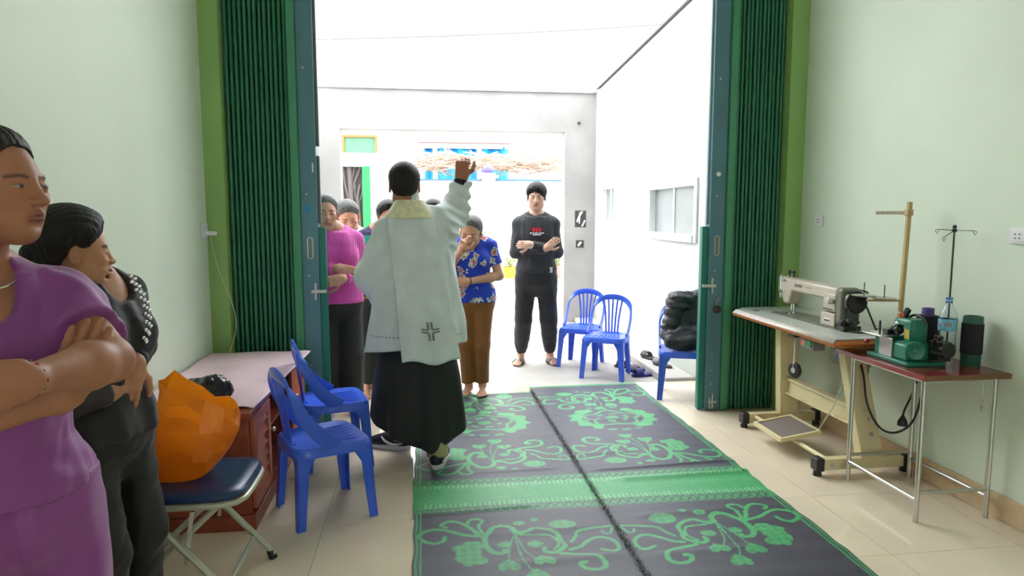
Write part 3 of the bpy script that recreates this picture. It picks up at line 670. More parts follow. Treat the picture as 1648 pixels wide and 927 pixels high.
for y in (sy0-.012, sy1+.012):
    MB().tube(smooth_path([(-1.20, y, .80), (-1.16, y, .72), (-1.05, y, .52), (-.62, y, .02)], 6), .0125, 12).obj('front_leg', M_ptube, fc, world=True)
    MB().cyl((-.625, y, 0), (-.638, y, .035), .017, n=12).obj('foot_cap', M_black, fc, world=True)
    yy = y + (.026 if y < 2.6 else -.026)
    MB().tube([(-.72, yy, sz-.04), (-1.13, yy, .015)], .0115, 12).obj('rear_leg', M_ptube, fc, world=True)
    MB().cyl((-1.135, yy, 0), (-1.125, yy, .03), .016, n=12).obj('foot_cap', M_black, fc, world=True)
    MB().bar((-.80, y+(.012 if y < 2.6 else -.012), sz-.05), (-.83, y+(.012 if y < 2.6 else -.012), .20), .006, .014).obj('brace', M_chrome, fc, world=True)
    for x, z in ((-1.02, .475), (-.96, .41)): MB().sphere((x, y+(-.013 if y < 2.6 else .013), z), .008, 8, 6).obj('rivet', M_zinc, fc, world=True)
MB().cyl((-.70, sy0-.012, .10), (-.70, sy1+.012, .10), .009, n=10).obj('cross_rail', M_ptube, fc, world=True)
MB().grid(lambda u, v: (-1.105-.085*v - .018*math.sin(math.pi*u), sy0-.005+(sy1-sy0+.01)*u, .60+.20*v), 14, 6).obj('backrest', M_navy, fc, world=True, solid=.024, bevel=.006)

# ------------------------------------------------------------------ blue plastic chairs
M_blue = mat('blue_moulded_plastic', srgb(64, 104, 224), .28, spec=.5, var=.03, vscale=12)
def sweep(path, wides, w, t):
    P = [Vector(p) for p in path]; m = MB(); vs = []; n = len(P); k = 8
    for i, p in enumerate(P):
        d = (P[min(i+1, n-1)] - P[max(i-1, 0)]).normalized(); wv = Vector(wides[i]); wv = (wv - d*wv.dot(d)).normalized(); nv = d.cross(wv)
        ww = w[i] if isinstance(w, list) else w
        for a in range(k):
            an = 2*math.pi*(a+.5)/k; c_, s_ = math.cos(an), math.sin(an)
            vs.append(p + wv*ww/2*math.copysign(abs(c_)**.5, c_) + nv*t/2*math.copysign(abs(s_)**.5, s_))
    fs = [(i*k+a, i*k+(a+1) % k, (i+1)*k+(a+1) % k, (i+1)*k+a) for i in range(n-1) for a in range(k)] + [tuple(range(k))[::-1], tuple((n-1)*k+a for a in range(k))]
    return m.add(vs, fs)
def make_chair():
    c = root('plastic_chair', (0, 0, 0))
    SZ = .375
    # seat: rounded trapezoid dish with a rolled apron
    def rnd(hw_f, hw_r, yf, yr, ins, z, n=64):
        out = []
        for k in range(n):
            a = 2*math.pi*k/n; cc_, ss_ = math.cos(a), math.sin(a); e_ = 5.5; rr = (abs(cc_)**e_ + abs(ss_)**e_) ** (-1/e_)
            u, v = rr*cc_, rr*ss_; y = (yf+yr)/2 + v*((yr-yf)/2-ins); hw_ = hw_f + (hw_r-hw_f)*(v+1)/2
            out.append((u*(hw_-ins), y, z))
        return out
    rr_ = [rnd(.196, .176, -.20, .165, -.004, SZ-.045), rnd(.196, .176, -.20, .165, -.002, SZ-.012), rnd(.196, .176, -.20, .165, .006, SZ), rnd(.196, .176, -.20, .165, .03, SZ-.002), rnd(.196, .176, -.20, .165, .09, SZ-.012)]
    inner = [rnd(.196, .176, -.20, .165, .012, SZ-.014), rnd(.196, .176, -.20, .165, .010, SZ-.045)]
    al = inner[::-1][0:1] + rr_; n = 64
    s = MB(); s.add([p for r in al for p in r], [(i*n+k, i*n+(k+1) % n, (i+1)*n+(k+1) % n, (i+1)*n+k) for i in range(len(al)-1) for k in range(n)] + [tuple((len(al)-1)*n+k for k in range(n))])
    s.obj('seat', M_blue, c, angle=50)
    for x in (-.10, -.06, -.02, .02, .06, .10):
        MB().bar((x*1.05, -.165, SZ-.004), (x, .02, SZ-.010), .006, .004).obj('seat_rib', M_blue, c)
    for sx in (-1, 1):
        for fy in (-1, 1):
            # each leg: tapering L-section
            tx_, ty_ = (.184 if fy < 0 else .166)*sx, (-.188 if fy < 0 else .150)
            bx, by = tx_*1.06 + .004*sx, ty_*1.10
            L = MB(); wt, wb = .066, .038
            for (dx, dy) in ((1, 0), (0, 1)):
                t = .007
                top_a = Vector((tx_, ty_, SZ-.02)); bot_a = Vector((bx, by, 0))
                ux = Vector((-sx*dx, -fy*dy, 0)); th = Vector((-sx*dy, -fy*dx, 0))*t
                mid = top_a.lerp(bot_a, .22)
                vs_ = [top_a, top_a+ux*(wt*1.5), mid+ux*wt*.82, bot_a+ux*wb, bot_a, mid]
                L.add(vs_ + [v+th for v in vs_], [(0,1,2,5), (5,2,3,4), (11,8,7,6), (10,9,8,11), (0,6,7,1), (1,7,8,2), (2,8,9,3), (3,9,10,4), (4,10,11,5), (5,11,6,0)])
            L.obj('leg', M_blue, c, bevel=.002)
    half = [(.178, -.03, SZ-.01), (.180, .045, SZ+.05), (.181, .105, SZ+.12), (.178, .142, SZ+.19), (.158, .165, SZ+.255), (.115, .180, SZ+.298), (.058, .189, SZ+.318), (0, .192, SZ+.323)]
    wid = [(0, 1, .2), (0, 1, -.25), (0, 1, -.35), (0, 1, -.45), (.35, .7, .3), (.4, .15, .9), (.15, .05, 1), (0, 0, 1)]
    ww = [.085, .072, .060, .052, .046, .046, .050, .052]
    path = half + [(-x, y, z) for x, y, z in half[-2::-1]]; wd = wid + [(-a, b, d) for a, b, d in wid[-2::-1]]; W = ww + ww[-2::-1]
    P2 = smooth_path(path, 4); 
    W2 = []; D2 = []
    for i in range(len(P2)):
        f = i/4; i0 = min(int(f), len(path)-2); t = f - i0
        W2.append(W[i0]*(1-t) + W[i0+1]*t); D2.append(Vector(wd[i0]).lerp(Vector(wd[i0+1]), t))
    sweep(P2, D2, W2, .017).obj('back_hoop', M_blue, c, angle=50)
    for k in range(-2, 3):
        xt, xb = k*.043, k*.027
        p = [(xb, .145, SZ-.01), (xb*1.1, .158, SZ+.10), (xt*.85, .176, SZ+.22), (xt, .186, SZ+.305-abs(k)*.008)]
        sweep(smooth_path(p, 4), [(1, 0, 0)]*13, .016, .008).obj('back_slat', M_blue, c)
    MB().bar((-.075, .145, SZ-.004), (.075, .145, SZ-.004), .03, .014).obj('slat_rail', M_blue, c)
    return c
ch0 = make_chair()
CH = [((-.495, 3.255, 0), 116, 'nearest blue plastic chair beside the open brown cabinet door'),
      ((-.535, 3.95, 0), 106, 'blue plastic chair standing between the cabinet and the woman in pink'),
      ((-.83, 6.32, -.035), 60, 'blue plastic chair mostly hidden behind the woman in the pink sweater'),
      ((1.66, 5.93, -.035), -30, 'nearer of the two blue plastic chairs outside beside the man in black'),
      ((1.545, 6.42, -.035), -28, 'farther of the two blue plastic chairs outside beside the man in black'),
      ((2.035, 5.08, 0), 45-63, 'blue plastic chair under the black puffer jacket at the gate')]
for i, (loc, a, lab) in enumerate(CH):
    o = ch0 if i == 0 else copy_tree(ch0)
    o.location = loc; o.rotation_euler = (0, 0, R(a)); setp(o, lab, 'chair', 'blue plastic chairs')

# ------------------------------------------------------------------ background past the gate
jb = root('meter_box', (2.12, GY, 1.36), label='open grey cable box set in the gate pillar', cat='electrical box')
MB().box((2.045, GY-.004, 1.25), (2.195, GY+.0, 1.47)).obj('recess', mat('grey_recess', (.05, .05, .048), .7), jb, world=True)
for a, b in (((2.07, 1.32), (2.12, 1.45)), ((2.10, 1.30), (2.11, 1.44)), ((2.14, 1.26), (2.18, 1.34)), ((2.085, 1.36), (2.145, 1.46))):
    MB().cyl((a[0], GY-.012, a[1]), (b[0], GY-.012, b[1]), .010, n=8).obj('cable', M_white, jb, world=True)
jb2 = root('switch_box', (2.12, GY, 1.02), label='small open switch box below the cable box on the pillar', cat='electrical box')
MB().box((2.06, GY-.004, .975), (2.17, GY+.0, 1.075)).obj('recess', mat('grey_recess', (.05, .05, .048), .7), jb2, world=True)
MB().cyl((2.09, GY-.012, 1.0), (2.13, GY-.012, 1.05), .014, n=8).obj('cable', M_white, jb2, world=True)
MB().box((2.07, GY-.03, 2.60), (2.10, GY, 2.63)).obj('wall_hook', M_dark, label='tiny dark hook fixed high on the gate pillar', cat='hook')

FY = 16.0
hs = root('house', (-2.0, FY, 0), label='cream street house with green door beyond the gate', cat='house')
h_ = MB(); h_.box((-6, FY, -.05), (-1.80, FY+.3, 4.0)); h_.box((-1.80, FY, 2.50), (-1.12, FY+.3, 2.80)); h_.box((-1.80, FY, 3.20), (-.95, FY+.3, 4.0)); h_.box((-.95, FY, 2.5), (-.2, FY+.3, 4.0)); h_.box((-1.12, FY, 2.50), (-.95, FY+.3, 2.80))
h_.obj('wall', M_plaster, hs, world=True)
MB().box((-1.12, FY+.02, -.05), (-.2, FY+.3, 2.50)).obj('pale_shutter', M_cream, hs, world=True)
M_gdoor = mat('bright_green_door', srgb(30, 130, 66), .45)
MB().box((-1.30, FY-.04, -.05), (-1.13, FY+.1, 2.50)).obj('door_jamb', M_gdoor, hs, world=True)
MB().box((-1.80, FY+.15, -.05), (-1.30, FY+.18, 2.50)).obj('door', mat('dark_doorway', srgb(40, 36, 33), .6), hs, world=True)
for pts, r in (([(-1.55, .6), (-1.56, 1.5), (-1.58, 2.0), (-1.60, 2.5)], .06), ([(-1.57, 1.8), (-1.50, 2.1), (-1.42, 2.3), (-1.34, 2.5)], .03), ([(-1.56, 1.5), (-1.66, 1.9), (-1.72, 2.2), (-1.74, 2.5)], .03), ([(-1.36, .6), (-1.38, 1.3), (-1.42, 1.8), (-1.36, 2.1)], .035), ([(-1.58, 1.95), (-1.52, 2.3), (-1.48, 2.5)], .022), ([(-1.40, 1.6), (-1.48, 1.85), (-1.47, 2.1)], .02), ([(-1.74, .6), (-1.73, 1.4), (-1.76, 2.0)], .02), ([(-1.39, 1.7), (-1.32, 1.9), (-1.31, 2.2)], .02)):
    MB().tube(smooth_path([(x, FY+.14, z) for x, z in pts], 5), r, 8).obj('iron_branch', mat('grey_iron_tree', srgb(80, 74, 70), .6), hs, world=True)
tw = MB(); a, b, z0, z1 = -1.82, -.95, 2.80, 3.20
tw.box((a, FY-.02, z1-.05), (b, FY+.1, z1)); tw.box((a+.07, FY-.02, z0), (a+.14, FY+.1, z1-.05)); tw.box((b-.05, FY-.02, z0), (b, FY+.1, z1-.05))
two = tw.obj('window', mat('orange_wood_window', srgb(170, 96, 44), .5), hs, world=True)
M_gglass = mat('green_glass', srgb(72, 120, 90), .2, var=.15, vscale=3)
MB().box((a, FY+.04, z0), (b, FY+.06, z1-.05)).obj('pane', M_gglass, two, world=True)

fw_ = root('fence_wall', (2, FY, 0), label='pale yellow boundary wall with a blue coping line across the street', cat='wall')
MB().box((-.2, FY+.1, -.05), (8, FY+.25, 2.20)).obj('panel', M_cream, fw_, world=True)
MB().box((-.2, FY+.05, 2.20), (8, FY+.28, 2.235)).obj('coping', mat('blue_coping', srgb(50, 90, 160), .6, var=.25, vscale=3), fw_, world=True)
MB().box((1.42, FY-.0, -.05), (1.74, FY+.3, 2.30)).obj('post', M_cream, fw_, world=True)
q = MB(); q.box((1.36, FY-.06, 2.26), (1.80, FY+.36, 2.32)); q.box((1.42, FY, 2.32), (1.74, FY+.3, 2.38)); q.obj('post_cap', M_cream, fw_, world=True)
MB().sphere((1.58, FY+.15, 2.47), (.14, .14, .11)).obj('post_ball', mat('lilac_ball', srgb(92, 84, 150), .5), fw_, world=True)
sh = root('shed', (1.3, 19, 0), label='shed wrapped in bright blue tarpaulin under a corrugated roof', cat='shed')
M_tarp = mat('sky_blue_tarpaulin', srgb(30, 128, 186), .45, var=.12, vscale=2.0)
MB().grid(lambda u, v: (.12+2.3*u, 19.0+.05*math.sin(u*25)+.03*math.sin(u*60+v*5), -.03+3.28*v), 60, 12).obj('tarpaulin', M_tarp, sh, world=True, solid=.02)
for x in (.35, 1.55): MB().box((x, 18.9, -.035), (x+.12, 18.96, 3.3)).obj('post', M_white, sh, world=True)
MB().box((.05, 18.92, 3.20), (2.45, 18.96, 3.30)).obj('fascia', mat('pale_grey_board', (.62, .64, .66), .6), sh, world=True)
MB().grid(lambda u, v: (-.05+2.5*u, 18.75+2.2*v, 3.34+.018*math.sin(u*160)+.35*v), 240, 3).obj('corrugated_roof', mat('pinkish_tin_roof', srgb(160, 146, 146), .5), sh, world=True, solid=.03)
MB().box((-.05, 18.74, 3.315), (2.45, 18.78, 3.345)).obj('eave_board', mat('brown_eave', (.12, .07, .06), .7), sh, world=True)  # dark brown strip along the front edge of the roof
MB().box((2.2, 21.5, 0), (9, 21.7, 4.2)).obj('wall_far_right', M_plaster, kind='structure')
sk = MB()
for k in range(280):
    x = .0 + rng.random()*3.4; L_ = .3 + rng.random()*.9; a = rng.gauss(0, .28); z = 2.46 + rng.random()*.32 + (rng.random()*.1); y = 16.6 + rng.random()*.7
    dx, dz = L_*math.cos(a)/2, L_*math.sin(a)/2
    sk.tube([(x-dx, y, z-dz), (x, y+rng.gauss(0, .03), z+rng.gauss(0, .02)), (x+dx, y+rng.gauss(0, .1), z+dz)], .006+rng.random()*.010, 5)
sk.obj('firewood', mat('bleached_sticks', srgb(172, 148, 128), .8, var=.3, vscale=3), None, label='long heap of bleached sticks piled along the boundary wall', cat='firewood', kind='stuff')
MB().box((-.1, 16.7, 2.16), (3.6, 17.2, 2.24)).obj('timber_rack', mat('brown_rack_timber', srgb(150, 116, 94), .8), label='brown timber rack carrying the heap of sticks', cat='rack')
MB().box((.22, 16.75, 0), (.40, 16.95, 2.16)).obj('rack_post', mat('brown_rack_timber', srgb(150, 116, 94), .8), bpy.data.objects['timber_rack'])
M_leaf = mat('pale_green_leaf', srgb(96, 130, 60), .5, var=.2, vscale=9)
def plant(label, x, y, pot_r, pot_h, potm, ph, n, spread):
    p = root('potted_plant', (x, y, -.035), label=label, cat='potted plant', group='potted plants along the boundary wall')
    MB().lathe([(0, 0), (pot_r*.7, 0), (pot_r*.95, pot_h*.9), (pot_r, pot_h*.9), (pot_r, pot_h), (pot_r*.9, pot_h), (pot_r*.85, pot_h*.85), (0, pot_h*.85)], n=22).obj('pot', potm, p)
    st_ = MB(); lv = MB()
    for k in range(n):
        a = rng.random()*6.28; r = spread*(.3+.7*rng.random()); h = pot_h + ph*(.35+.65*rng.random())
        e_ = Vector((r*math.cos(a), r*math.sin(a), h)); st_.tube([(0, 0, pot_h*.8), tuple(e_*.5 + Vector((0, 0, pot_h*.45))), tuple(e_)], .006, 5)
        for j in range(3):
            d_ = Vector((math.cos(a+j-1), math.sin(a+j-1), .3)).normalized(); u_ = d_.cross(Vector((0, 0, 1))).normalized(); c_ = e_ - Vector((0, 0, j*.08)); l_ = .10+.05*rng.random(); w_ = .03
            lv.add([c_, c_+d_*l_*.5+u_*w_, c_+d_*l_, c_+d_*l_*.5-u_*w_], [(0, 1, 2, 3)])
    st_.obj('stems', mat('plant_stem', srgb(110, 130, 70), .6), p); lv.obj('foliage', M_leaf, p, kind='stuff')
plant('tall pale plant in a white pot left of the man in black', 1.39, 15.55, .20, .32, mat('white_pot', (.8, .8, .78), .5), .8, 26, .25)
plant('plant in an orange pot close behind the man in black', 2.03, 15.55, .18, .26, mat('orange_pot', srgb(224, 150, 50), .5), .25, 12, .15)
plant('leafy plant in a pink pot right of the man in black', 3.12, 15.55, .24, .28, mat('pink_pot', srgb(222, 120, 116), .5), .55, 34, .28)
# pale distant house above the gate wall
fh = root('distant_house', (-2, 26, 0), label='pale tall house with a small balcony above the gate wall', cat='house')
MB().box((-9, 26, 0), (2.2, 30, 14)).obj('wall', M_plaster, fh, world=True)
MB().box((-3.05, 25.82, 4), (-2.75, 26, 14)).obj('pilaster', M_cement, fh, world=True)
MB().box((-.9, 25.9, 4), (-.82, 26, 14)).obj('downpipe', M_cement, fh, world=True)
MB().box((-.3, 25.2, 6.0), (2.0, 26, 6.12)).obj('balcony_slab', M_plaster, fh, world=True)
MB().box((-.3, 25.2, 6.75), (2.0, 25.3, 6.85)).obj('balcony_rail', M_plaster, fh, world=True)
for k in range(12): MB().lathe([(.05, 0), (.07, .15), (.04, .35), (.06, .6), (.05, .65)], (-.2+.19*k, 25.25, 6.12), n=8).obj('baluster', M_cement, fh, world=True)
q = MB(); q.box((.75, 25.3, 8.7), (1.55, 26, 8.78)); q.box((.85, 25.4, 8.3), (1.4, 26, 8.38)); q.box((.9, 25.5, 7.5), (1.3, 26, 8.3)); q.obj('gable_bracket', M_cement, fh, world=True)
MB().tube([(-6+1.6*k, 25.96-.35*k, 7.40+.03*k+.006*(k-5)**2) for k in range(11)], .03, 6).obj('overhead_cable', M_tin, label='thin dark cable sagging across the white sky', cat='cable')
# ------------------------------------------------------------------ implicit-surface modelling kit (bodies, clothes, soft things)
V3 = lambda p: np.array(p, np.float32)
def unit(v):
    v = np.asarray(v, float); return v / np.linalg.norm(v)
def rotz(a):
    c, s = math.cos(a), math.sin(a); return np.array([[c, -s, 0], [s, c, 0], [0, 0, 1.0]])
def rotx(a):
    c, s = math.cos(a), math.sin(a); return np.array([[1.0, 0, 0], [0, c, -s], [0, s, c]])
def roty(a):
    c, s = math.cos(a), math.sin(a); return np.array([[c, 0, s], [0, 1.0, 0], [-s, 0, c]])
class Field:
    def __init__(s): s.p = []; s.cuts = []; s.disp = []; s.maxf = None
    def _add(s, fn, lo, hi, k, op): s.p.append((fn, np.asarray(lo, float)-k-.012, np.asarray(hi, float)+k+.012, k, op)); return s
    def rc(s, a, b, r0, r1=None, k=.02, op='u', cap=False):
        r1 = r0 if r1 is None else r1; a = np.asarray(a, float); b = np.asarray(b, float); ab = b-a; L2 = max(float(ab@ab), 1e-9); L = math.sqrt(L2)
        def fn(X, Y, Z):
            x, y, z = X-a[0], Y-a[1], Z-a[2]; t0 = (x*ab[0]+y*ab[1]+z*ab[2])/L2; t = np.clip(t0, 0, 1)
            d = np.sqrt((x-t*ab[0])**2+(y-t*ab[1])**2+(z-t*ab[2])**2) - (r0+(r1-r0)*t)
            return np.maximum(d, (t0-1)*L) if cap else d
        rm = max(r0, r1); return s._add(fn, np.minimum(a, b)-rm, np.maximum(a, b)+rm, k, op)
    def el(s, c, r, M=None, k=.02, op='u'):
        c = np.asarray(c, float); r = np.asarray(r, float); M = np.eye(3) if M is None else np.asarray(M, float)   # columns of M: local axes in world
        def fn(X, Y, Z):
            x, y, z = X-c[0], Y-c[1], Z-c[2]
            q = [(x*M[0, i]+y*M[1, i]+z*M[2, i])/r[i] for i in range(3)]
            k0 = np.sqrt(q[0]**2+q[1]**2+q[2]**2)+1e-6; k1 = np.sqrt((q[0]/r[0])**2+(q[1]/r[1])**2+(q[2]/r[2])**2)+1e-6
            return k0*(k0-1)/k1
        e = np.sqrt(((M*r)**2).sum(1)); return s._add(fn, c-e, c+e, k, op)
    def rb(s, c, h, rad, M=None, k=.02, op='u'):
        c = np.asarray(c, float); h = np.asarray(h, float)-rad; M = np.eye(3) if M is None else np.asarray(M, float)
        def fn(X, Y, Z):
            x, y, z = X-c[0], Y-c[1], Z-c[2]
            q = [np.abs(x*M[0, i]+y*M[1, i]+z*M[2, i])-h[i] for i in range(3)]
            return np.sqrt(np.maximum(q[0], 0)**2+np.maximum(q[1], 0)**2+np.maximum(q[2], 0)**2)+np.minimum(np.maximum(q[0], np.maximum(q[1], q[2])), 0)-rad
        e = (np.abs(M)*(h+rad)).sum(1); return s._add(fn, c-e, c+e, k, op)
    def loft(s, secs, base, M, infl=0.0, k=.03, op='u', ex=2.3, fold=None):
        # secs: rows (z, cx, cy, rx, ry) in the figure's own frame
        S = np.array(secs, float); base = np.asarray(base, float); M = np.asarray(M, float)
        def fn(X, Y, Z):
            x0, y0, z = X-base[0], Y-base[1], Z-base[2]
            x = x0*M[0, 0]+y0*M[1, 0]; y = x0*M[0, 1]+y0*M[1, 1]; zz = np.clip(z, S[0, 0], S[-1, 0])
            it = lambda j: np.interp(zz, S[:, 0], S[:, j]).astype(np.float32)
            rx, ry = it(3)+infl, it(4)+infl; dx, dy = x-it(1), y-it(2)
            q = (np.abs(dx/rx)**ex+np.abs(dy/ry)**ex)**(1/ex)
            if fold is not None: q = q - fold(np.arctan2(dy, dx), z)
            d = (q-1)*np.sqrt(rx*ry)
            return np.maximum(d, np.maximum(S[0, 0]-z, z-S[-1, 0]))
        R_ = max((S[:, 3]+np.abs(S[:, 1])).max(), (S[:, 4]+np.abs(S[:, 2])).max())*1.15+infl
        return s._add(fn, base+[-R_, -R_, S[0, 0]], base+[R_, R_, S[-1, 0]], k, op)
    def cut(s, p, n): s.cuts.append((np.asarray(p, float), unit(n))); return s      # keep the side n points away from
    def bounds(s):
        u = [q for q in s.p if q[4] == 'u']
        return np.min([q[1] for q in u], 0), np.max([q[2] for q in u], 0)
    def mesh(s, h, lo=None, hi=None):
        L, H = s.bounds(); lo = L if lo is None else np.maximum(lo, L); hi = H if hi is None else np.minimum(hi, H)
        for p, n in s.cuts:
            for ax in range(3):
                if n[ax] > .999: hi[ax] = min(hi[ax], p[ax]+3*h)
                if n[ax] < -.999: lo[ax] = max(lo[ax], p[ax]-3*h)
        ax = [np.arange(lo[i], hi[i]+h, h, dtype=np.float32) for i in range(3)]
        S = np.full([len(a) for a in ax], 1.0, np.float32)
        for fn, a, b, k, op in s.p:
            i0 = [max(int(np.searchsorted(ax[i], a[i])), 0) for i in range(3)]; i1 = [int(np.searchsorted(ax[i], b[i])) for i in range(3)]
            if any(i1[i]-i0[i] < 1 for i in range(3)): continue
            sl = tuple(slice(i0[i], i1[i]) for i in range(3))
            g = np.meshgrid(*[ax[i][sl[i]] for i in range(3)], indexing='ij', sparse=True)
            d = fn(*g).astype(np.float32); o = S[sl]
            if op == 'u':
                w = np.maximum(k-np.abs(d-o), 0)/max(k, 1e-6); S[sl] = np.minimum(d, o)-w*w*k*.25
            else:
                w = np.maximum(k-np.abs(-d-o), 0)/max(k, 1e-6); S[sl] = np.maximum(-d, o)+w*w*k*.25
        g = np.meshgrid(*ax, indexing='ij', sparse=True)
        for fn in s.disp: S += fn(*g).astype(np.float32)
        for p, n in s.cuts: S = np.maximum(S, ((g[0]-p[0])*n[0]+(g[1]-p[1])*n[1]+(g[2]-p[2])*n[2]).astype(np.float32))
        if s.maxf is not None: S = np.maximum(S, s.maxf(*g).astype(np.float32))
        return nets(S, lo, h)
def nets(S, o, h):
    neg = S < 0; n = np.array(S.shape)
    cnt = np.zeros(n-1, np.int8)
    for c in range(8):
        i, j, k = c & 1, c >> 1 & 1, c >> 2; cnt += neg[i:n[0]-1+i, j:n[1]-1+j, k:n[2]-1+k]
    ids = np.argwhere((cnt > 0) & (cnt < 8))
    if not len(ids): return np.zeros((0, 3)), np.zeros((0, 4), int)
    idx = np.full(n-1, -1, np.int32); idx[tuple(ids.T)] = np.arange(len(ids))
    pos = np.zeros((len(ids), 3)); num = np.zeros(len(ids))
    for axis in range(3):
        e = np.eye(3, dtype=int)[axis]; oth = [q for q in range(3) if q != axis]
        for a in (0, 1):
            for b in (0, 1):
                c0 = np.zeros(3, int); c0[oth[0]] = a; c0[oth[1]] = b
                va = S[tuple((ids+c0).T)]; vb = S[tuple((ids+c0+e).T)]; m = (va < 0) != (vb < 0)
                t = va[m]/(va[m]-vb[m]); pos[m] += c0 + t[:, None]*e; num[m] += 1
    V = (pos/num[:, None]+ids)*h+np.asarray(o)
    Q = []
    for axis in range(3):
        u, v = (axis+1) % 3, (axis+2) % 3; e = np.eye(3, dtype=int)
        sa = [slice(1, -1)]*3; sb = [slice(1, -1)]*3; sa[axis] = slice(0, -1); sb[axis] = slice(1, None)
        A, B_ = neg[tuple(sa)], neg[tuple(sb)]; off = np.ones(3, int); off[axis] = 0
        ed = np.argwhere(A != B_)+off
        if not len(ed): continue
        q = np.stack([idx[tuple((ed-e[u]-e[v]).T)], idx[tuple((ed-e[v]).T)], idx[tuple(ed.T)], idx[tuple((ed-e[u]).T)]], 1)
        fl_ = ~neg[tuple(ed.T)]; q[fl_] = q[fl_][:, ::-1]; Q.append(q)
    Q = np.concatenate(Q); Q = Q[(Q >= 0).all(1)]
    return V, Q
def np_mesh(name, V, Q, m, cols=None):
    me = bpy.data.meshes.new(name)
    me.vertices.add(len(V)); me.vertices.foreach_set('co', np.asarray(V, np.float32).ravel())
    me.loops.add(len(Q)*4); me.loops.foreach_set('vertex_index', np.asarray(Q, np.int32).ravel())
    me.polygons.add(len(Q)); me.polygons.foreach_set('loop_start', np.arange(0, len(Q)*4, 4, dtype=np.int32))
    me.polygons.foreach_set('use_smooth', np.ones(len(Q), bool))
    me.update(calc_edges=True); me.validate()
    if cols is not None:
        at = me.color_attributes.new('Col', 'FLOAT_COLOR', 'POINT')
        at.data.foreach_set('color', np.concatenate([cols, np.ones((len(cols), 1))], 1).astype(np.float32).ravel())
    me.materials.append(m)
    return me
def fobj(name, F, h, m, parent=None, cols=None, relax=1, **k):
    V, Q = F.mesh(h)
    V = relax_mesh(V, Q, relax)
    return add_obj(name, np_mesh(name, V, Q, m, None if cols is None else cols(V)), parent, world=parent is not None, **k)
def relax_mesh(V, Q, n=1):
    for _ in range(n):
        A = np.zeros_like(V); c = np.zeros(len(V))
        for a in range(4):
            for b in ((a+1) % 4, (a+3) % 4):
                np.add.at(A, Q[:, a], V[Q[:, b]]); np.add.at(c, Q[:, a], 1)
        V = V*.5+.5*A/np.maximum(c, 1)[:, None]
    return V
def ripple(amp, freq, seed=0, dirv=None):
    r = np.random.RandomState(seed); W = [(r.normal(size=3), r.rand()*6.28) for _ in range(5)]
    def fn(X, Y, Z):
        t = 0
        for i, (w, p) in enumerate(W):
            w = w/np.linalg.norm(w)
            if dirv is not None: w = w*np.asarray(dirv)
            ph = (X*w[0]+Y*w[1]+Z*w[2])*freq*(1+.45*i)+p
            t = t+np.sin(ph+1.7*np.sin(ph*.37+p*2+i))/(1+.5*i)
        return amp*t/2
    return fn

# ------------------------------------------------------------------ woven floor mats
def seg_d(U, Vv, pts):
    d = np.full(U.shape, 9.0, np.float32)
    for (x0, y0), (x1, y1) in zip(pts[:-1], pts[1:]):
        ex, ey = x1-x0, y1-y0; L = ex*ex+ey*ey+1e-9; t = np.clip(((U-x0)*ex+(Vv-y0)*ey)/L, 0, 1)
        d = np.minimum(d, np.hypot(U-x0-t*ex, Vv-y0-t*ey))
    return d
def tr(pts, sm=True):
    w = [onz(1000+a/4.994, 780+b/4.994) for a, b in pts]; w = [(p[0], p[1]) for p in w]
    if sm: w = [(v.x, v.y) for v in smooth_path([(a, b, 0) for a, b in w], 5)]
    return w
STROKES = [([(1000,290),(1100,265),(1200,210),(1300,205),(1400,235),(1415,275),(1370,300),(1290,290),(1245,262)], .013),
           ([(965,275),(930,220),(880,195),(850,180),(870,165),(930,165),(970,185)], .011), ([(1000,275),(1000,200),(1030,165),(1090,158),(1160,175),(1150,195)], .013),
           ([(740,300),(720,260),(760,235),(840,240),(910,270),(960,290),(1020,330),(1060,380),(1050,420),(990,425),(960,410)], .017),
           ([(750,305),(660,305),(570,285),(490,310),(455,345),(490,390),(500,430),(560,455),(640,470),(690,455),(670,430)], .014),
           ([(740,315),(640,330),(520,345),(520,400),(560,430),(620,450)], .008),
           ([(600,485),(500,505),(400,530),(365,570),(400,620),(490,635),(560,615),(560,580),(510,575)], .014),
           ([(500,465),(400,455),(290,420),(180,405),(110,440),(130,500),(200,520),(270,495)], .012),
           ([(0,335),(100,335),(280,345),(340,375),(430,415)], .010), ([(0,350),(60,385),(100,380),(100,360)], .007),
           ([(760,320),(810,400),(830,450),(820,500)], .004), ([(770,320),(870,430),(940,520),(955,590)], .004), ([(780,320),(900,390),(1030,490)], .004)]
BLOBS = [(330, 280, .065, .05), (700, 395, .035, .03), (915, 370, .032, .03), (625, 232, .03, .022), (485, 218, .018, .018),
         (1150, 355, .05, .05), (1230, 400, .055, .055), (1240, 360, .04, .03), (1310, 430, .035, .04), (1230, 460, .04, .035), (1320, 470, .025, .03)]
HEARTS = [(780, 515), (1070, 520), (955, 610)]
stroke_w = [(tr(p), w) for p, w in STROKES]
blob_w = [(*onz(1000+a/4.994, 780+b/4.994)[:2], rx, ry) for a, b, rx, ry in BLOBS]
heart_w = [onz(1000+a/4.994, 780+b/4.994)[:2] for a, b in HEARTS]
SEAM = .863
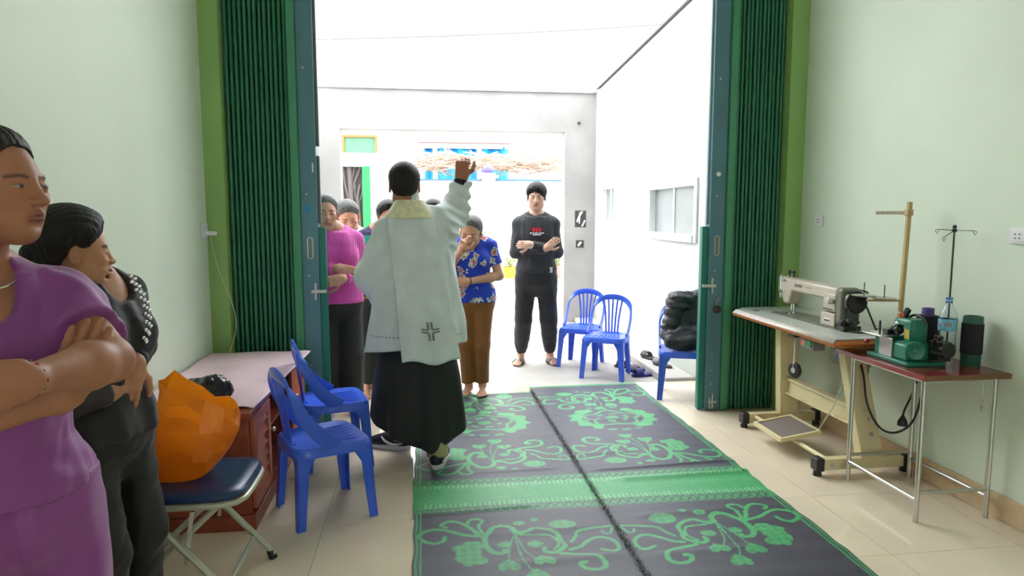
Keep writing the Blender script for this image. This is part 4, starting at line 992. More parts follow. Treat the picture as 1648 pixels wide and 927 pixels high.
def motif(U, Vv):
    m = np.zeros(U.shape, np.float32)
    box = (U > SEAM-.08) & (Vv > 2.40) & (Vv < 3.16)
    if not box.any(): return m
    u, v = U[box], Vv[box]; q = np.zeros(u.shape, np.float32)
    hat = (np.sin(u*700)*np.sin(v*700) > -.35)*1.0
    for pts, w in stroke_w: q = np.maximum(q, (seg_d(u, v, pts) < w*.8)*.95)
    for x, y, rx, ry in blob_w: q = np.maximum(q, (((u-x)/rx)**2+((v-y)/ry)**2 < 1)*(.35+.6*hat))
    for x, y in heart_w:
        a, b = (u-x)/.048, -(v-y)/.048+.2
        q = np.maximum(q, ((a*a+b*b-.6)**3-a*a*b**3*1.6 < 0)*(.35+.6*hat))
    m[box] = q; return m
def band(U, Vv):
    m = np.full(U.shape, -1.0, np.float32); v = Vv-3.335
    m[np.abs(v) < .215] = .78
    a = np.abs(v); z = np.abs(((U*11+.25) % 1)-.5)*2
    zig = (a > .145) & (a < .215); zz = np.abs((a-.145)/.07-z) < .13; zz2 = np.abs((a-.145)/.07-(1-z)) < .13
    m[zig & (zz | zz2)] = .15
    m[(np.abs(a-.213) < .005) | (np.abs(a-.145) < .004)] = .2
    ds = (a > .09) & (a < .14); m[ds & (np.sin(U*260) > .1)] = 1.25
    m[a < .085] = .85
    return m
def medallion(U, Vv, cx, cy):
    q = np.zeros(U.shape, np.float32); rx, ry = .30, .26
    r = np.hypot((U-cx)/rx, (Vv-cy)/ry); th = np.arctan2((Vv-cy)/ry, (U-cx)/rx)
    side = np.abs(np.cos(th))
    q = np.maximum(q, ((r > .72) & (r < 1.0+.05*np.sin(th*14)) & (side > .45))*.85)
    q = np.maximum(q, ((np.abs(r-.86) < .03) & (side > .45))*-.4)
    q = np.maximum(q, ((np.abs(r-.60-.08*np.sin(5*th)) < .05))*.7)
    q = np.maximum(q, ((np.abs(r-1.02) < .06) & (side < .4) & (np.sin(th*20) > -.3))*.7)
    q = np.maximum(q, (r < .16)*.6); q = np.maximum(q, ((np.abs(r-.35) < .05) & (np.sin(th*6) > 0))*.7)
    return q
M_mat = mat('woven_plastic_mat', rough=.42, attr='Col', var=.10, vscale=30, spec=.8)
def mat_weave():
    nt = M_mat.node_tree; N = nt.nodes; L = nt.links; b = N['Principled BSDF']
    tc = N.new('ShaderNodeTexCoord'); out = []
    for d, s in (('X', 70), ('Y', 95)):
        w = N.new('ShaderNodeTexWave'); w.bands_direction = d; w.inputs['Scale'].default_value = s; w.inputs['Distortion'].default_value = .3; L.new(tc.outputs['Object'], w.inputs['Vector']); out.append(w)
    mu = N.new('ShaderNodeMath'); mu.operation = 'MULTIPLY'; L.new(out[0].outputs['Fac'], mu.inputs[0]); L.new(out[1].outputs['Fac'], mu.inputs[1])
    bp = N.new('ShaderNodeBump'); bp.inputs['Strength'].default_value = .3; bp.inputs['Distance'].default_value = .004; L.new(mu.outputs[0], bp.inputs['Height']); L.new(bp.outputs['Normal'], b.inputs['Normal'])
mat_weave()
def make_mat(label, x0, x1, y0, y1, mirror, ridges, seed):
    nx, ny = int((x1-x0)/.005), int((y1-y0)/.005)
    xs, ys_ = np.linspace(x0, x1, nx), np.linspace(y0, y1, ny); U, W = np.meshgrid(xs, ys_, indexing='ij')
    um = (2*SEAM-U) if mirror else U
    g = motif(um, W); g = np.maximum(g, motif(um, 6.67-W)); g = np.maximum(g, motif(um, 4.84-W)); g = np.maximum(g, motif(um, W-2.24))
    g = np.maximum(g, medallion(um, W, SEAM+.45, 4.53))
    b = band(um, W); g = np.where(b >= 0, b, g)
    oe = x1-U if not mirror else U-x0
    g = np.where((np.abs(oe-.012) < .006) | (np.abs(oe-.034) < .004), .75, g)
    g = np.where((y1-W) < .05, .6, g); g = np.where(np.abs((y1-W)-.06) < .01, 0.0, g)
    r = np.random.RandomState(seed)
    dark = np.array(srgb(54, 53, 69)); green = np.array(srgb(56, 172, 98)); pale = np.array(srgb(128, 200, 140))
    gg = np.clip(g, 0, 1)[..., None]; col = dark*(1-gg)+green*gg; pp = np.clip(g-1, 0, 1)[..., None]*2.5; col = col*(1-pp)+pale*pp
    col *= (1+.10*r.normal(size=col.shape[:2]))[..., None]
    Z = .004+.0022*np.sin(W*7+U*1.3+seed)*np.sin(U*5+seed)+.0012*np.sin(W*41+U*2)
    for (yc, sl, h, s, xa, xb) in ridges:
        Z = Z+h*np.exp(-((W-yc-sl*(U-x0))/s)**2)*np.clip((U-xa)/.12, 0, 1)*np.clip((xb-U)/.12, 0, 1)
    Z = np.maximum(Z, .002)
    xo = U+np.where(oe < .03, .003*np.sin(W*23)+.004*np.sin(W*5), 0)
    V = np.stack([xo, W, Z], -1).reshape(-1, 3)
    I = np.arange(nx*ny).reshape(nx, ny); Q = np.stack([I[:-1, :-1], I[1:, :-1], I[1:, 1:], I[:-1, 1:]], -1).reshape(-1, 4)
    me = np_mesh('floor_mat', V, Q, M_mat, np.clip(col.reshape(-1, 3), 0, 1))
    return add_obj('floor_mat', me, None, label=label, cat='mat', group='woven mats on the floor')
rid = [(5.02, .02, .009, .025, .9, 1.5), (4.45, .05, .012, .03, .95, 1.6), (4.35, -.02, .008, .02, .9, 1.4), (3.83, .03, .008, .02, .86, 1.3), (3.58, .04, .010, .015, .86, 1.8), (3.42, .03, .016, .03, .95, 1.95), (2.98, .04, .006, .03, .9, 1.5), (2.62, .02, .007, .03, .9, 1.5)]
make_mat('dark woven plastic mat with green flowers on the right, nearer the sewing table', SEAM+.002, 1.775, 2.0, 5.47, False, rid, 3)
rid2 = [(5.22, .03, .010, .02, .0, .9), (4.62, .02, .006, .03, .1, .8), (4.2, .03, .006, .03, .1, .8), (3.12, .06, .014, .02, -.2, .6), (2.86, .05, .006, .03, .2, .8), (2.6, .05, .007, .03, .3, .9), (3.62, .02, .008, .015, .2, .8)]
lm = make_mat('dark woven plastic mat with green flowers on the left, under the man in white', -.054, SEAM-.002, 2.0, 5.31, True, rid2, 5)
fr = MB()
for k in range(3600):
    y = 2.0+rng.random()*3.35; x = SEAM+rng.gauss(0, .009); a = rng.random()*6.28; l = .006+rng.random()*.014; z = .005+rng.random()*.005
    dx, dy = math.cos(a)*l, math.sin(a)*l; w = .0011
    fr.add([(x-dy/l*w, y+dx/l*w, z), (x+dy/l*w, y-dx/l*w, z), (x+dx, y+dy, z+.003+rng.random()*.012)], [(0, 1, 2)])
fr.obj('seam_fringe', mat('black_green_fringe', srgb(30, 48, 40), .7), lm, kind='stuff', smooth=False)

# ------------------------------------------------------------------ bags, jacket, shoes
def plastic(name, col, tr_, rough=.25):
    m = mat(name, col, rough, bump=.7, bscale=34, spec=.6, var=.12, vscale=14); nt = m.node_tree; N = nt.nodes; L = nt.links; b = N['Principled BSDF']; out = [n for n in N if n.type == 'OUTPUT_MATERIAL'][0]
    t = N.new('ShaderNodeBsdfTranslucent'); t.inputs['Color'].default_value = (*col, 1); mx = N.new('ShaderNodeMixShader'); mx.inputs[0].default_value = tr_
    L.new(b.outputs[0], mx.inputs[1]); L.new(t.outputs[0], mx.inputs[2]); L.new(mx.outputs[0], out.inputs['Surface']); return m
M_obag = plastic('orange_plastic_film', srgb(236, 140, 28), .45)
def bagpt(u, v):
    a = 2*math.pi*u; c, s = math.cos(a), math.sin(a)
    e = 2.6; rr = (abs(c)**e+abs(s)**e)**(-1/e); c, s = c*rr, s*rr
    bx, by, bz, brx, bry = -.905, 2.60, .455, .095, .075
    mx, my, mz, mrx, mry = -.845, 2.59, .60, .165, .10
    tx_, ty_, tz_, trx, try_ = -.815, 2.60, .765, .128, .075
    w0, w1, w2 = (1-v)**2, 2*v*(1-v), v*v
    x = w0*(bx+brx*c)+w1*(mx+mrx*c*1.15)+w2*(tx_+trx*c); y = w0*(by+bry*s)+w1*(my+mry*s*1.15)+w2*(ty_+try_*s)
    z = w0*bz+w1*mz+w2*(tz_-.058*c+.012*math.sin(3*a))
    cr = 0
    x += cr*c*1.2; y += cr*s*1.2; z += .006*math.sin(a*7+v*3)*v
    return (x, y, z)
NU, NV = 15, 9; bj = [[(rng.gauss(0, .006), rng.gauss(0, .006), rng.gauss(0, .006)) for _ in range(NU)] for _ in range(NV+1)]
def bagf(u, v):
    p = Vector(bagpt(u, v)); i = int(round(u*NU)) % NU; q = Vector(bj[int(round(v*(NV-1)))][i]) * (1.0 if v > .05 else 0); return tuple(p + q)
bag = MB().grid(bagf, NU, NV, closed_u=True); bag.add([bagf(k/NU, 0) for k in range(NU)], [tuple(range(NU))])
bag.obj('plastic_bag', M_obag, label='crumpled orange plastic bag standing open on the navy folding chair', cat='bag', angle=14, sub=0)
M_bbag = mat('black_bin_bag_film', (.012, .012, .016), .22, bump=.9, bscale=16)
Fb = Field(); Fb.el((-1.02, 3.29, .60), (.125, .085, .055), k=.04); Fb.el((-.965, 3.26, .625), (.062, .06, .062), k=.03); Fb.el((-1.09, 3.30, .59), (.09, .07, .045), k=.03)
Fb.disp += [ripple(.011, 62, 4), ripple(.006, 120, 8)]; Fb.cut((0, 0, .562), (0, 0, -1))
fobj('plastic_bag', Fb, .006, M_bbag, label='crumpled black plastic bag on the pink sheet', cat='bag')

M_puff = mat('black_puffer_nylon', (.035, .035, .042), .42, bump=.5, bscale=38, spec=.5)
jk = root('puffer_jacket', (2.03, 5.06, .38), label='black puffer jacket heaped on the blue chair at the gate', cat='jacket')
Fj = Field()
for c, r, a in (((2.05, 5.05, .47), (.22, .13, .10), 8), ((2.09, 5.12, .62), (.19, .10, .12), -18), ((2.14, 5.13, .72), (.14, .09, .10), -30), ((2.02, 4.99, .45), (.17, .09, .07), -6), ((2.18, 5.08, .55), (.14, .12, .14), 0)):
    Fj.el(c, r, roty(R(a)), k=.03)
Fj.disp += [ripple(.010, 34, 2, (.6, .6, 1.6)), ripple(.004, 80, 5)]; Fj.cut((0, 0, .379), (0, 0, -1))
fobj('body', Fj, .008, M_puff, jk)
Fs = Field(); Fs.rc((1.915, 5.06, .55), (1.975, 5.09, .745), .062, .068, k=.03); Fs.rc((1.975, 5.09, .745), (2.10, 5.12, .74), .068, .07, k=.03)
Fs.disp += [lambda X, Y, Z: -.010*np.abs(np.sin((Z*.94+X*.3)*46)), ripple(.006, 70, 9)]
fobj('sleeve', Fs, .007, M_puff, jk)

def foot_frame(d):
    d = unit((d[0], d[1], 0)); return np.stack([np.array([d[1], -d[0], 0]), d, np.array([0, 0, 1.0])], 1)    # columns: right, forward, up
def shoe(parent, heel, d, L=.27, mats_=None, name='shoe'):
    M = foot_frame(d); P_ = lambda x, y, z: np.asarray(heel, float)+M@np.array([x, y, z])*L/.27
    s = L/.27
    F = Field(); F.el(P_(0, .045, .055), np.array([.036, .05, .05])*s, M, k=.03); F.el(P_(0, .13, .05), np.array([.036, .08, .045])*s, M, k=.03); F.el(P_(0, .20, .036), np.array([.044, .068, .034])*s, M, k=.03); F.rc(P_(0, .05, .06), P_(0, .06, .095), .036*s, .036*s, k=.02)
    F.cut(P_(0, 0, .022), (0, 0, -1)); F.cut(P_(0, 0, .098), (0, 0, 1))
    up = fobj(name, F, .005, mats_[0], parent)
    G_ = Field(); G_.el(P_(0, .07, .016), np.array([.040, .075, .08])*s, M, k=.02); G_.el(P_(0, .19, .016), np.array([.049, .085, .08])*s, M, k=.03); G_.rb(P_(0, .13, .016), np.array([.036, .08, .03])*s, .01, M, k=.02)
    G_.cut(P_(0, 0, .001), (0, 0, -1)); G_.cut(P_(0, 0, .027), (0, 0, 1))
    fobj('sole', G_, .005, mats_[1], up)
    if len(mats_) > 2:
        for sd in (-1, 1):
            sm_ = MB(); pts = [P_(sd*.036, .03, .045), P_(sd*.041, .09, .035), P_(sd*.041, .14, .05), P_(sd*.034, .17, .075)]
            sm_.tube(smooth_path(pts, 5), [.003+.005*math.sin(math.pi*min(1, i/15)) for i in range(16)], 6); sm_.obj('side_stripe', mats_[2], up, world=True)
    return up
def loose_sandal(label, x, y, a, m1, m2, tip=0.0):
    o = root('sandal', (x, y, -.035), R(a), label=label, cat='sandal', group='footwear left by the courtyard wall')
    poly = [(.045*math.cos(t)*(1+.12*math.sin(t)), .125*math.sin(t)) for t in [k*2*math.pi/28 for k in range(28)]]
    MB().prism(poly, 0.0, .022).obj('sole', m1, o, bevel=.006)
    MB().grid(lambda u, v: (-.047+.094*u, .02+.075*v, .02+.045*math.sin(math.pi*u)**.6), 14, 6).obj('strap', m2, o, solid=.006)
    return o
M_shb = mat('black_rubber_sandal', (.03, .03, .032), .5); M_shn = mat('navy_sandal', srgb(36, 40, 110), .45); M_shg = mat('grey_sandal', srgb(130, 124, 124), .6)
loose_sandal('black slip on sandal lying nearest the two outdoor chairs', 1.93, 6.20, 60, M_shb, M_shb)
loose_sandal('navy blue slip on sandal in front of the black ones', 1.985, 5.86, 100, M_shn, M_shn)
loose_sandal('navy blue slip on sandal beside its pair', 1.99, 6.06, 96, M_shn, M_shg)
o = loose_sandal('grey strapped sandal on the courtyard kerb', 2.19, 5.95, 20, M_shb, M_shg); o.location.z = .031
o = loose_sandal('black sandal lying on the courtyard kerb behind the others', 2.18, 6.27, 20, M_shb, M_shb); o.location.z = .031
# ------------------------------------------------------------------ people
M_skin = mat('skin', rough=.5, attr='Col', var=.05, vscale=25, spec=.35, bump=.06, bscale=260)
def hairmat(name, c, rough=.5): return mat(name, c, rough, var=.35, vscale=60, bump=.5, bscale=160, stretch=(1, 1, .25), spec=.28)
H_black = hairmat('black_hair', (.014, .012, .012)); H_grey = hairmat('greying_hair', (.13, .125, .125), .5); H_dark = hairmat('dark_hair', (.022, .019, .018))
def cloth(name, c=(.5, .5, .5), rough=.75, **k):
    k.setdefault('bump', .15); k.setdefault('bscale', 180); k.setdefault('sheen', .15); k.setdefault('var', .06); k.setdefault('vscale', 12)
    return mat(name, c, rough, **k)

class Person:
    def __init__(s, label, base, heading, h, fem=False, tone=(200, 150, 122), lean=(0, 0), bulk=1.0, shw=None, group=None):
        s.base = np.array(base, float); s.M = rotz(R(heading)); s.h = h; s.fem = fem; s.tone = np.array(srgb(*tone)); s.bulk = bulk; s.lean = lean
        s.root = root('person', tuple(base), label=label, cat='person', group=group)
        s.S = Field(); s.fine = []; s.heads = []
        s.shw = shw or (.088 if fem else .097)
        b = bulk; t = [(.47, .098, .068), (.51, .102*b, .072*b), (.56, .099*b, .070*b), (.61, .084*b, .060*b), (.67, .086*b, .062*b), (.73, .094*b, .068*b), (.78, .094*b, .060*b), (.805, .088, .052), (.825, .062, .044), (.84, .040, .038)]
        if fem: t = [(z, rx*(1.02 if z < .6 else .93), ry) for z, rx, ry in t]
        s.secs = np.array([(z*h, lean[0]*np.clip((z-.5)/.32, 0, 1), lean[1]*np.clip((z-.5)/.32, 0, 1), rx*h, ry*h) for z, rx, ry in t])
        s.arm = {}
    def T(s, x, y, z): return s.base+s.M@np.array([x, y, z], float)
    def sh(s, side): return s.T(side*s.shw*s.h+s.lean[0], s.lean[1], .788*s.h)
    def torso(s, infl=-.012):
        s.S.loft(s.secs, s.base, s.M, infl, k=.03)
        for sd in (-1, 1): s.S.rc(s.T(s.lean[0], .01+s.lean[1], .845*s.h), s.sh(sd), .030*s.h, .027*s.h, k=.03)
    def arms(s, side, elbow, wrist, thick=1.0, shp=None):
        a = s.sh(side) if shp is None else np.asarray(shp, float); e = np.asarray(elbow, float); w = np.asarray(wrist, float); s.arm[side] = (a, e, w)
        h = s.h; s.S.rc(a, e, .027*h*thick, .023*h*thick, k=.02)
        m = e+(w-e)*.28
        s.S.rc(e, m, .0225*h*thick, .0245*h*thick, k=.02); s.S.rc(m, w, .0245*h*thick, .0155*h, k=.02)
    def hand(s, side, d, n, curl=(.35, .4, .45, .5), scale=1.0, thumb=.0, spread=1.0, start=None):
        w = s.arm[side][2] if start is None else np.asarray(start, float); d = unit(d); n = np.asarray(n, float); n = unit(n-d*(n@d)); t = np.cross(d, n)*side*1.0   # toward the thumb
        c = scale*s.h/1.62; M = np.stack([d, t, n], 1); F = s.S
        F.rb(w+d*.045*c, np.array([.052, .038, .014])*c, .012*c, M, k=.012); F.rc(w-d*.01*c, w+d*.03*c, .022*c, .024*c, k=.02)
        F.el(w+d*.03*c+t*.022*c+n*.008*c, np.array([.03, .018, .016])*c, M, k=.01)
        for i, (o, L) in enumerate(((.028, .070), (.0095, .079), (-.009, .073), (-.027, .057))):
            p = w+d*(.088-.004*abs(i-1))*c+t*o*c; ang = 0; q = p
            dirv = unit(d+t*o*2.2*spread)
            for j, (f, r0, r1) in enumerate(((.45, .0092, .0084), (.31, .0084, .0076), (.24, .0076, .0062))):
                ang += curl[i]*(.8 if j == 0 else 1.0)
                dd = dirv*math.cos(ang)+n*math.sin(ang); nq = q+dd*L*f*c
                F.rc(q, nq, r0*c, r1*c, k=.004); q = nq
        q = w+d*.022*c+t*.026*c+n*.004*c
        for dd, L, r0, r1 in ((d*.62+t*.72+n*.25, .042, .0135, .0115), (d*.85+t*(.40-thumb)+n*(.3+thumb), .034, .0112, .010), (d*.95+t*(.15-thumb)+n*(.3+thumb), .026, .0098, .0078)):
            nq = q+unit(dd)*L*c; F.rc(q, nq, r0*c, r1*c, k=.006); q = nq
        s.fine.append((w+d*.08*c-.13*c, w+d*.08*c+.13*c, .0030 if s.h*0+1 else 0))
    def head(s, c, yaw=0, pitch=0, roll=0, size=.218, lips=(150, 86, 78), brow=(40, 32, 28), eye='narrow', wide=1.0, neck=True, age=.0, res=.003):
        c = np.asarray(c, float); HM = s.M@rotz(R(yaw))@rotx(R(pitch))@roty(R(roll)); s.hc, s.HM, s.hs = c, HM, size
        u = size; Lc = lambda x, y, z: c+HM@np.array([x*wide, y, z])*u; F = s.S; E = lambda x, y, z, r, k=.04, op='u', M=HM: F.el(Lc(x, y, z), np.array(r)*u, M, k=k*u*2, op=op)
        E(0, .07, .13, (.315*wide, .40, .365)); E(0, -.13, -.10, (.262*wide, .26, .36), .06); E(0, -.235, -.40, (.10, .09, .085), .06)
        E(0, -.05, -.25, (.235*wide, .25, .20), .06)
        for x in (-1, 1):
            E(x*.165, -.245, -.08, (.10, .09, .085), .04); E(x*.20, -.06, -.30, (.07, .12, .09), .05)
        F.rc(Lc(-.15, -.325, .075), Lc(.15, -.325, .075), .035*u, k=.05*u)
        for x in (-1, 1): E(x*.135, -.405, .005, (.075, .055, .042), .05, 's')
        for x in (-1, 1): E(x*.135, -.318, .002, (.068, .050, .036), .02)
        F.rc(Lc(0, -.355, .04), Lc(0, -.435, -.115), .026*u, .040*u, k=.05*u)
        F.el(Lc(0, -.442, -.125), np.array([.044, .045, .038])*u, HM, k=.03*u)
        for x in (-1, 1): E(x*.052, -.405, -.135, (.036, .042, .030), .015)
        F.rc(Lc(-.075, -.352, -.243), Lc(0, -.392, -.232), .019*u, .026*u, k=.03*u); F.rc(Lc(.075, -.352, -.243), Lc(0, -.392, -.232), .019*u, .026*u, k=.03*u)
        F.rc(Lc(-.055, -.360, -.283), Lc(.055, -.360, -.283), .026*u, k=.03*u)
        E(0, -.415, -.258, (.085, .03, .006), .012, 's')
        E(0, -.355, -.335, (.10, .03, .022), .03, 's')
        for x in (-1, 1):
            Me = HM@rotz(x*.35)
            F.el(Lc(x*.335, .055, -.03), np.array([.028, .075, .125])*u, Me, k=.02*u); F.el(Lc(x*.375, .035, -.01), np.array([.022, .042, .07])*u, Me, k=.015*u, op='s')
            E(x*.33, .03, -.13, (.028, .03, .035), .015)
        if neck:
            nb = s.T(s.lean[0], .012+s.lean[1], .825*s.h); F.rc(Lc(0, .09, -.25), nb, .205*u*(.93 if s.fem else 1.05), .225*u*(.95 if s.fem else 1.05), k=.05*u)
        s.fine.append((c-.62*u-.02, c+.62*u+.02, res))
        s.face = dict(lips=np.array(srgb(*lips)), brow=np.array(srgb(*brow)), eye=eye, wide=wide)
    def hair(s, m, t=.022, line=.0, style='short', res=.004, vol=1.0, rag=.016, sweep=0.0, name='hair'):
        c, HM, u = s.hc, s.HM, s.hs; w = s.face['wide']; Lc = lambda x, y, z: c+HM@np.array([x*w, y, z])*u; F = Field()
        t0 = .0055
        F.el(Lc(0, .07, .13), np.array([.315*w, .40, .365])*u+t0, HM, k=.02); F.el(Lc(0, .15, -.09), np.array([.262*w, .27, .28])*u+t0, HM, k=.03)
        ys_ = [-.6, -.34, -.28, -.20, -.12, -.04, .03, .09, .14, .22, .34, .6]
        if style == 'short': zs_ = [.25, .25, .23, .20, .12, -.06, -.05, .06, -.06, -.18, -.26, -.28]
        else: zs_ = [.30, .30, .27, .22, .15, .08, .05, .05, -.06, -.24, -.34, -.36]
        zs_ = [z+line*max(0, min(1, (.1-y)/.3)) for y, z in zip(ys_, zs_)]
        def lift(X, Y, Z):
            x, y, z = X-c[0], Y-c[1], Z-c[2]
            ly = (x*HM[0, 1]+y*HM[1, 1]+z*HM[2, 1])/u; lz = (x*HM[0, 2]+y*HM[1, 2]+z*HM[2, 2])/u; lx = (x*HM[0, 0]+y*HM[1, 0]+z*HM[2, 0])/u
            return lz-np.interp(ly, ys_, zs_)+(2.2 if style == 'short' else 1.1)*lx*lx*np.clip((-.02-ly)/.1, 0, 1)+rag*(.5*np.sin(lx*95+ly*40)+.4*np.sin(ly*120+lx*30)+.5*np.sin(lx*37+1)+.35*np.sin(lx*190+ly*70))+sweep*lx*(ly < 0)
        def grow(X, Y, Z):
            a = np.clip(lift(X, Y, Z)/.26, 0, 1)**1.4; lx = ((X-c[0])*HM[0, 0]+(Y-c[1])*HM[1, 0]+(Z-c[2])*HM[2, 0]); ly = ((X-c[0])*HM[0, 1]+(Y-c[1])*HM[1, 1]+(Z-c[2])*HM[2, 1])
            lz = ((X-c[0])*HM[0, 2]+(Y-c[1])*HM[1, 2]+(Z-c[2])*HM[2, 2])/u; return -t*vol*a*(2-a)*(.40+.60*np.clip((lz+.05)/.30, 0, 1))+.0011*np.sin(lx*430+60*ly)
        F.disp.append(grow); F.maxf = lambda X, Y, Z: -lift(X, Y, Z)*u*.75
        F.p = [(f_, a_-t, b_+t, k_, o_) for f_, a_, b_, k_, o_ in F.p]
        o = fobj(name, F, res, m, s.root, relax=1)
        if style == 'bun':
            B_ = Field(); B_.el(Lc(0, .49, -.06), np.array([.15, .12, .15])*u, HM, k=.03*u); fobj('hair_bun', B_, res*1.4, m, o)
        return o
    def cols(s, V):
        col = np.tile(s.tone, (len(V), 1))
        if hasattr(s, 'face'):
            q = (V-s.hc)@s.HM/s.hs; x, y, z = q[:, 0]/s.face['wide'], q[:, 1], q[:, 2]; fr = y < -.22
            mixc = lambda w, c: col.__setitem__(slice(None), col*(1-w[:, None])+c*w[:, None])
            sm = lambda d, e: np.clip(.5-d/e, 0, 1)
            lipd = np.sqrt((x/.095)**2+((z+.258)/.046)**2)-1; mixc(sm(lipd, .5)*(y < -.30)*.75, s.face['lips'])
            mixc(sm(np.abs(z+.258+.10*x*x)-.006, .008)*(np.abs(x) < .08)*(y < -.33)*.5, np.array([.09, .04, .035]))
            ax = np.abs(x); bz = .088-.5*(ax-.13)**2*4
            mixc(sm(np.abs(z-bz)-.014, .018)*(ax > .05)*(ax < .215)*fr*.75, s.face['brow'])
            op = {'open': .022, 'narrow': .014, 'closed': .007}[s.face['eye']]
            ed = np.sqrt(((ax-.135)/.062)**2+((z-.002+.05*(ax-.135))/op)**2)-1
            if s.face['eye'] != 'closed': mixc(sm(ed, .4)*fr, np.array([.42, .38, .36]))
            idm = np.sqrt(((ax-.135)/.026)**2+((z-.002)/(op*1.05))**2)-1
            mixc(sm(idm if s.face['eye'] != 'closed' else ed, .4)*fr, np.array([.012, .008, .007]))
            mixc(sm(np.abs(z-.002-op*(1-((ax-.135)/.065)**2))-.004, .008)*(np.abs(ax-.135) < .062)*fr*.8, np.array([.03, .018, .015]))
            ch = np.exp(-((ax-.17)/.09)**2-((z+.10)/.08)**2)*fr; mixc(ch*.22, col*np.array([1.12, .82, .78]))
        return col
    def leg(s, side, foot, toe, knee=None, bare=True, hipx=.055):
        h = s.h; a = np.asarray(foot, float)+np.array([0, 0, .045*h]); hp = s.T(side*hipx*h, 0, .49*h); kn = (hp+a)/2+s.M@np.array([0, -.03*h, .0]) if knee is None else np.asarray(knee, float)
        s.S.rc(hp, kn, .045*h, .032*h, k=.02); s.S.rc(kn, a, .034*h, .021*h, k=.02)
        s.legs = getattr(s, 'legs', {}); s.legs[side] = (hp, kn, a, np.asarray(toe, float))
        if bare:
            M = foot_frame(toe); P_ = lambda x, y, z: np.asarray(foot, float)+M@np.array([x, y, z])*h/1.62; c = h/1.62; F = s.S
            F.el(P_(0, -.035, .028), np.array([.028, .036, .028])*c, M, k=.02); F.rc(P_(0, 0, .055), P_(0, .10, .024), .028*c, .024*c, k=.02); F.el(P_(0, .10, .018), np.array([.042, .05, .018])*c, M, k=.02)
            for i, (x, y, r) in enumerate(((-.028*side*-1, .165, .0115), (.008*side*1, .168, .009), (-.010*side, .160, .0085), (-.025*side, .150, .008), (-.038*side, .138, .0075))):
                F.rc(P_(x*1.0, .12, .013), P_(x, y, .010), r*c, r*c, k=.006)
            fo = np.asarray(foot, float)
            s.fine.append((fo-np.array([.16, .16, .02]), fo+np.array([.16, .16, .09]), .0045))
    def finish(s, h=.010, name='body'):
        Vs, Qs = [], []; n = 0; V, Q = s.S.mesh(h)
        c = V[Q].mean(1); keep = np.ones(len(Q), bool)
        for lo, hi, r in s.fine: keep &= ~((c > lo+h*1.2) & (c < hi-h*1.2)).all(1)
        Vs.append(V); Qs.append(Q[keep]); n = len(V)
        done = []
        for lo, hi, r in s.fine:
            V, Q = s.S.mesh(r, lo.copy(), hi.copy())
            if not len(V): continue
            c = V[Q].mean(1); kp = np.ones(len(Q), bool)
            for l2, h2 in done: kp &= ~((c > l2) & (c < h2)).all(1)
            Q = Q[kp]; done.append((lo+r*2, hi-r*2)); Vs.append(V); Qs.append(Q+n); n += len(V)
        V = np.concatenate(Vs); Q = np.concatenate(Qs)
        used = np.unique(Q); mp = np.full(len(V), -1); mp[used] = np.arange(len(used)); V = V[used]; Q = mp[Q]
        return add_obj(name, np_mesh(name, V, Q, M_skin, s.cols(V)), s.root, world=True)
    # -------- clothes
    def top(s, m, hem, infl=.012, sleeves={}, neck=(.0, -.045, .855, .075, .085, .075), h=.008, disp=(), hem_in=.0, name='shirt', secs=None, cols=None, k=.03, flare=0.0):
        F = Field(); S_ = s.secs.copy() if secs is None else np.array(secs, float)
        keep = S_[:, 0] <= .83*s.h; S_ = S_[keep]
        if flare: S_[:, 3:] += flare*np.clip((.62*s.h-S_[:, 0])/(.15*s.h), 0, 1)[:, None]
        if S_[0, 0] > hem: S_ = np.concatenate([[[hem-.01, *S_[0, 1:]]], S_])
        F.loft(S_, s.base, s.M, infl, k=k)
        for sd in (-1, 1):
            F.rc(s.T(s.lean[0], .012+s.lean[1], .835*s.h), s.sh(sd), .033*s.h+infl*.5, .028*s.h+infl, k=k)
            if s.fem and secs is None: F.el(s.T(sd*.048*s.h+s.lean[0], -.050*s.h+s.lean[1]*.8, .715*s.h), np.array([.042, .036, .042])*s.h+infl*.5, s.M, k=.04)
        for sd, (ln, r0, r1, r2) in sleeves.items():
            a, e, w = s.arm[sd]
            if ln <= 1: F.rc(a, a+(e-a)*ln, r0, r1, k=k, cap=True)
            else:
                F.rc(a, e, r0, r1, k=k); F.rc(e, e+(w-e)*(ln-1), r1, r2, k=.018, cap=True)
        if neck:
            x, y, z, rx, ry, rz = neck; F.el(s.T(x+s.lean[0], y+s.lean[1], z*s.h), (rx, ry, rz), s.M, k=.006, op='s')
        F.disp += list(disp); F.cut(s.T(0, 0, hem), (0, 0, -1))
        return fobj(name, F, h, m, s.root, cols=cols)
    def trousers(s, m, infl=.012, rk=.045, rh=.040, hem=.0, top=.60, h=.009, disp=(), name='trousers', thigh=.056, cols=None):
        F = Field(); S_ = s.secs[s.secs[:, 0] <= (top+.02)*s.h].copy(); S_ = np.concatenate([[[.40*s.h, 0, 0, S_[0, 3]*.35, S_[0, 4]*.3], [.44*s.h, 0, 0, S_[0, 3]*.75, S_[0, 4]*.7]], S_])
        F.loft(S_, s.base, s.M, infl, k=.03)
        for sd, (hp, kn, a, toe) in s.legs.items():
            F.rc(hp, kn, thigh*s.h, rk*s.h, k=.03 if sd else .03); e = a+(kn-a)*hem; F.rc(kn, e, rk*s.h, rh*s.h, k=.025, cap=True)
        F.disp += list(disp); F.cut(s.T(0, 0, top*s.h), (0, 0, 1))
        return fobj(name, F, h, m, s.root, cols=cols)

def wr(a, seed, f=26): return ripple(a, f, seed, (1.2, 1.2, .55))
